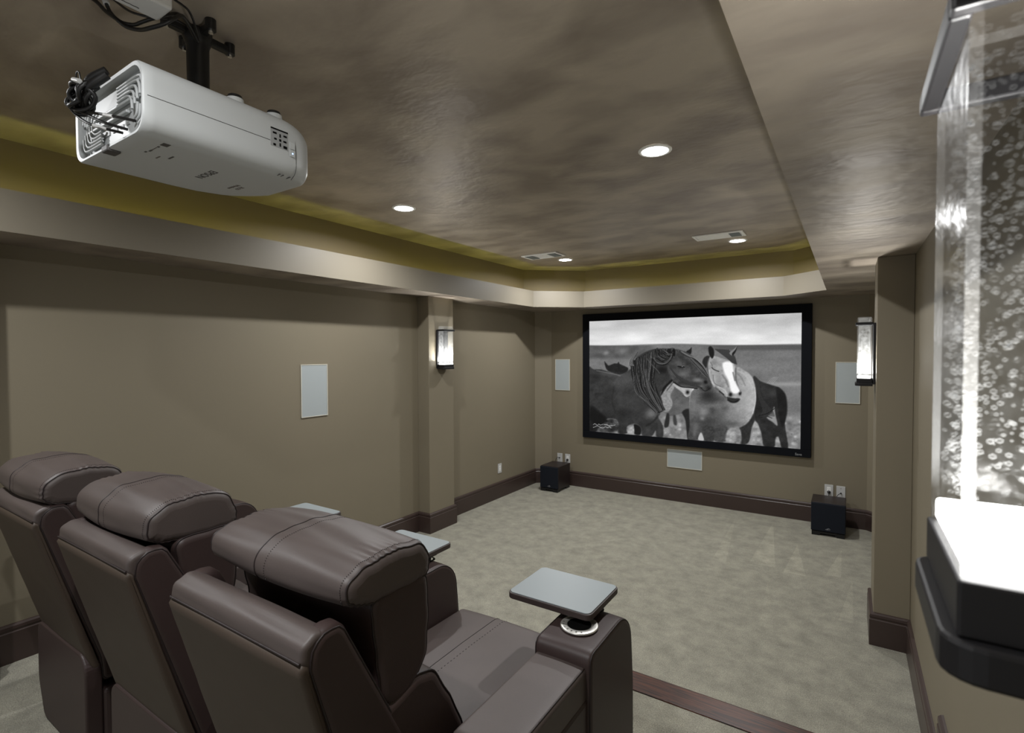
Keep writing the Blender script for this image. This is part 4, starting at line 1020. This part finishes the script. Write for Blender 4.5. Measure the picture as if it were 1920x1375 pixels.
# white junction box and its cables
t = thing('power_box', 'white box on the ceiling beside the projector mount, cut by the top edge', 'junction box', (-1.596, .57, ZC))
mb = MB(); mb.box(-1.640, -1.552, .44, .694, 2.738, ZC - .001, bev=.007, seg=3); mb.build('housing', M['white'], t)
MB().tube([(-1.618 + .0008 * math.sin(k * 1.9), .598 + .0045 * k, 2.7375) for k in range(10)], .0013, 5).build('lettering', M['print'], t)
def cable(label, pts, r=.0045):
    o = MB().tube(spline(pts, 7), r, 9).build('cable', M['cable']); tag(o, label, 'cable', 'black projector cables'); return o
cable('black cable looping lowest below the white ceiling box to the mount', [(-1.88, .60, 2.858), (-1.856, .624, 2.835), (-1.815, .63, 2.798), (-1.766, .637, 2.763), (-1.746, .656, 2.742), (-1.707, .674, 2.729), (-1.653, .681, 2.720), (-1.624, .700, 2.730), (-1.612, .722, 2.752), (-1.639, .755, 2.788), (-1.68, .79, 2.80), (-1.735, .845, 2.79)], .0055)
cable('black cable looping just above the lowest loop beside the white ceiling box', [(-1.84, .636, 2.858), (-1.825, .639, 2.82), (-1.791, .64, 2.782), (-1.763, .651, 2.758), (-1.724, .666, 2.745), (-1.689, .674, 2.745), (-1.655, .690, 2.752), (-1.645, .722, 2.775), (-1.668, .76, 2.805), (-1.70, .80, 2.815), (-1.74, .845, 2.81)], .005)
cable('thin black cable running along the left edge of the white ceiling box', [(-1.83, .64, 2.858), (-1.793, .642, 2.83), (-1.705, .645, 2.768), (-1.66, .655, 2.745), (-1.648, .685, 2.748), (-1.655, .715, 2.765), (-1.677, .757, 2.79), (-1.75, .84, 2.83)], .0032)
cable('thin black cable from the right of the white ceiling box down to the mount', [(-1.672, .715, 2.858), (-1.672, .745, 2.846), (-1.655, .766, 2.83), (-1.65, .782, 2.818), (-1.69, .815, 2.815), (-1.745, .855, 2.80)], .0032)
MB_ = MB().tube([(-1.827, .638, 2.826), (-1.842, .636, 2.856)], .0085, 12).build('cable_sleeve', M['white']); tag(MB_, 'short white sleeve on the cable left of the white ceiling box', 'cable sleeve')
# bundle of cables behind the projector
t = thing('cable_bundle', 'coiled black cable bundle with white ties plugged into the back of the projector', 'cables', (-1.73, .54, 2.50))
mb = MB(); c = Vector((-1.735, .545, 2.492))
for k in range(7):
    P_ = []
    for i in range(30):
        a = i / 29 * 2 * math.pi * 1.0
        P_.append(c + Vector(((.040 + .004 * math.sin(3 * a + k)) * math.cos(a) + .010 * math.cos(k * 2.1), .012 * math.sin(2 * a + k) + .010 * math.cos(k * 1.7), (.026 + .003 * math.cos(2 * a + k)) * math.sin(a) + .010 * math.cos(a) + .007 * math.sin(k * 1.3))))
    mb.tube(P_, .0056, 7, closed=True)
mb.tube(spline([c + Vector((.02, .0, .02)), c + Vector((.055, .004, .038)), c + Vector((.085, .028, .060))], 8), .010, 8)
mb.tube(spline([c + Vector((.015, .0, .005)), c + Vector((.05, .004, .020)), c + Vector((.080, .03, .052))], 8), .012, 8)
mb.build('coil', M['cable'], t)
def lead(p): MB().tube(spline(p, 8), .0036, 8).build('lead', M['cable'], t)
lead([(-1.78, .535, 2.478), (-1.723, .553, 2.455), (-1.62, .568, 2.425), (-1.55, .598, 2.405)])
lead([(-1.775, .535, 2.472), (-1.715, .553, 2.443), (-1.655, .568, 2.415), (-1.60, .598, 2.395)])
lead([(-1.785, .533, 2.476), (-1.765, .545, 2.450), (-1.70, .558, 2.415), (-1.63, .598, 2.393)])
MB().tube([(-1.645, .564, 2.4315), (-1.61, .571, 2.421)], .0050, 10).build('tie', M['white'], t)
MB().tube([(-1.70, .558, 2.415), (-1.665, .577, 2.404)], .0050, 10).build('tie', M['white'], t)
MB().tube([c + Vector((.012, -.020, .036)), c + Vector((.040, -.016, .026))], .0065, 8).build('tie', M['white'], t)
MB().tube(spline([c + Vector((-.005, -.01, .034)), c + Vector((.006, -.012, .058)), c + Vector((.024, -.012, .056)), c + Vector((.03, -.01, .030))], 6), .0018, 6).build('loop', M['cable'], t)

# ------------------------------------------------------------------ even fill light added by the world, through the open end behind the camera
w = bpy.data.worlds.new('World'); SC.world = w; w.use_nodes = True
w.node_tree.nodes['Background'].inputs['Color'].default_value = (.96, .98, 1.0, 1); w.node_tree.nodes['Background'].inputs['Strength'].default_value = .52

# ------------------------------------------------------------------ camera
F, YAW, PIT, ROL = 967.8028, .579076515, .0252416, -.00416712
f = Vector((-math.sin(YAW) * math.cos(PIT), math.cos(YAW) * math.cos(PIT), -math.sin(PIT)))
r = Vector((math.cos(YAW), math.sin(YAW), 0)); u = r.cross(f)
r2 = r * math.cos(ROL) + u * math.sin(ROL); u2 = u * math.cos(ROL) - r * math.sin(ROL)
cd = bpy.data.cameras.new('camera'); cam = bpy.data.objects.new('camera', cd); COL.objects.link(cam)
cam.matrix_world = Matrix(((r2.x, u2.x, -f.x, 0), (r2.y, u2.y, -f.y, 0), (r2.z, u2.z, -f.z, 1.8), (0, 0, 0, 1)))
cd.sensor_fit = 'HORIZONTAL'; cd.sensor_width = 36; cd.lens = F / 1920 * 36; cd.clip_start = .02
cd.dof.use_dof = True; cd.dof.focus_distance = 2.5; cd.dof.aperture_fstop = 8.0
SC.camera = cam
SC.view_settings.view_transform = 'Standard'; SC.view_settings.look = 'None'; SC.view_settings.gamma = 1; SC.view_settings.use_curve_mapping = False
SC.view_settings.exposure = 0.0
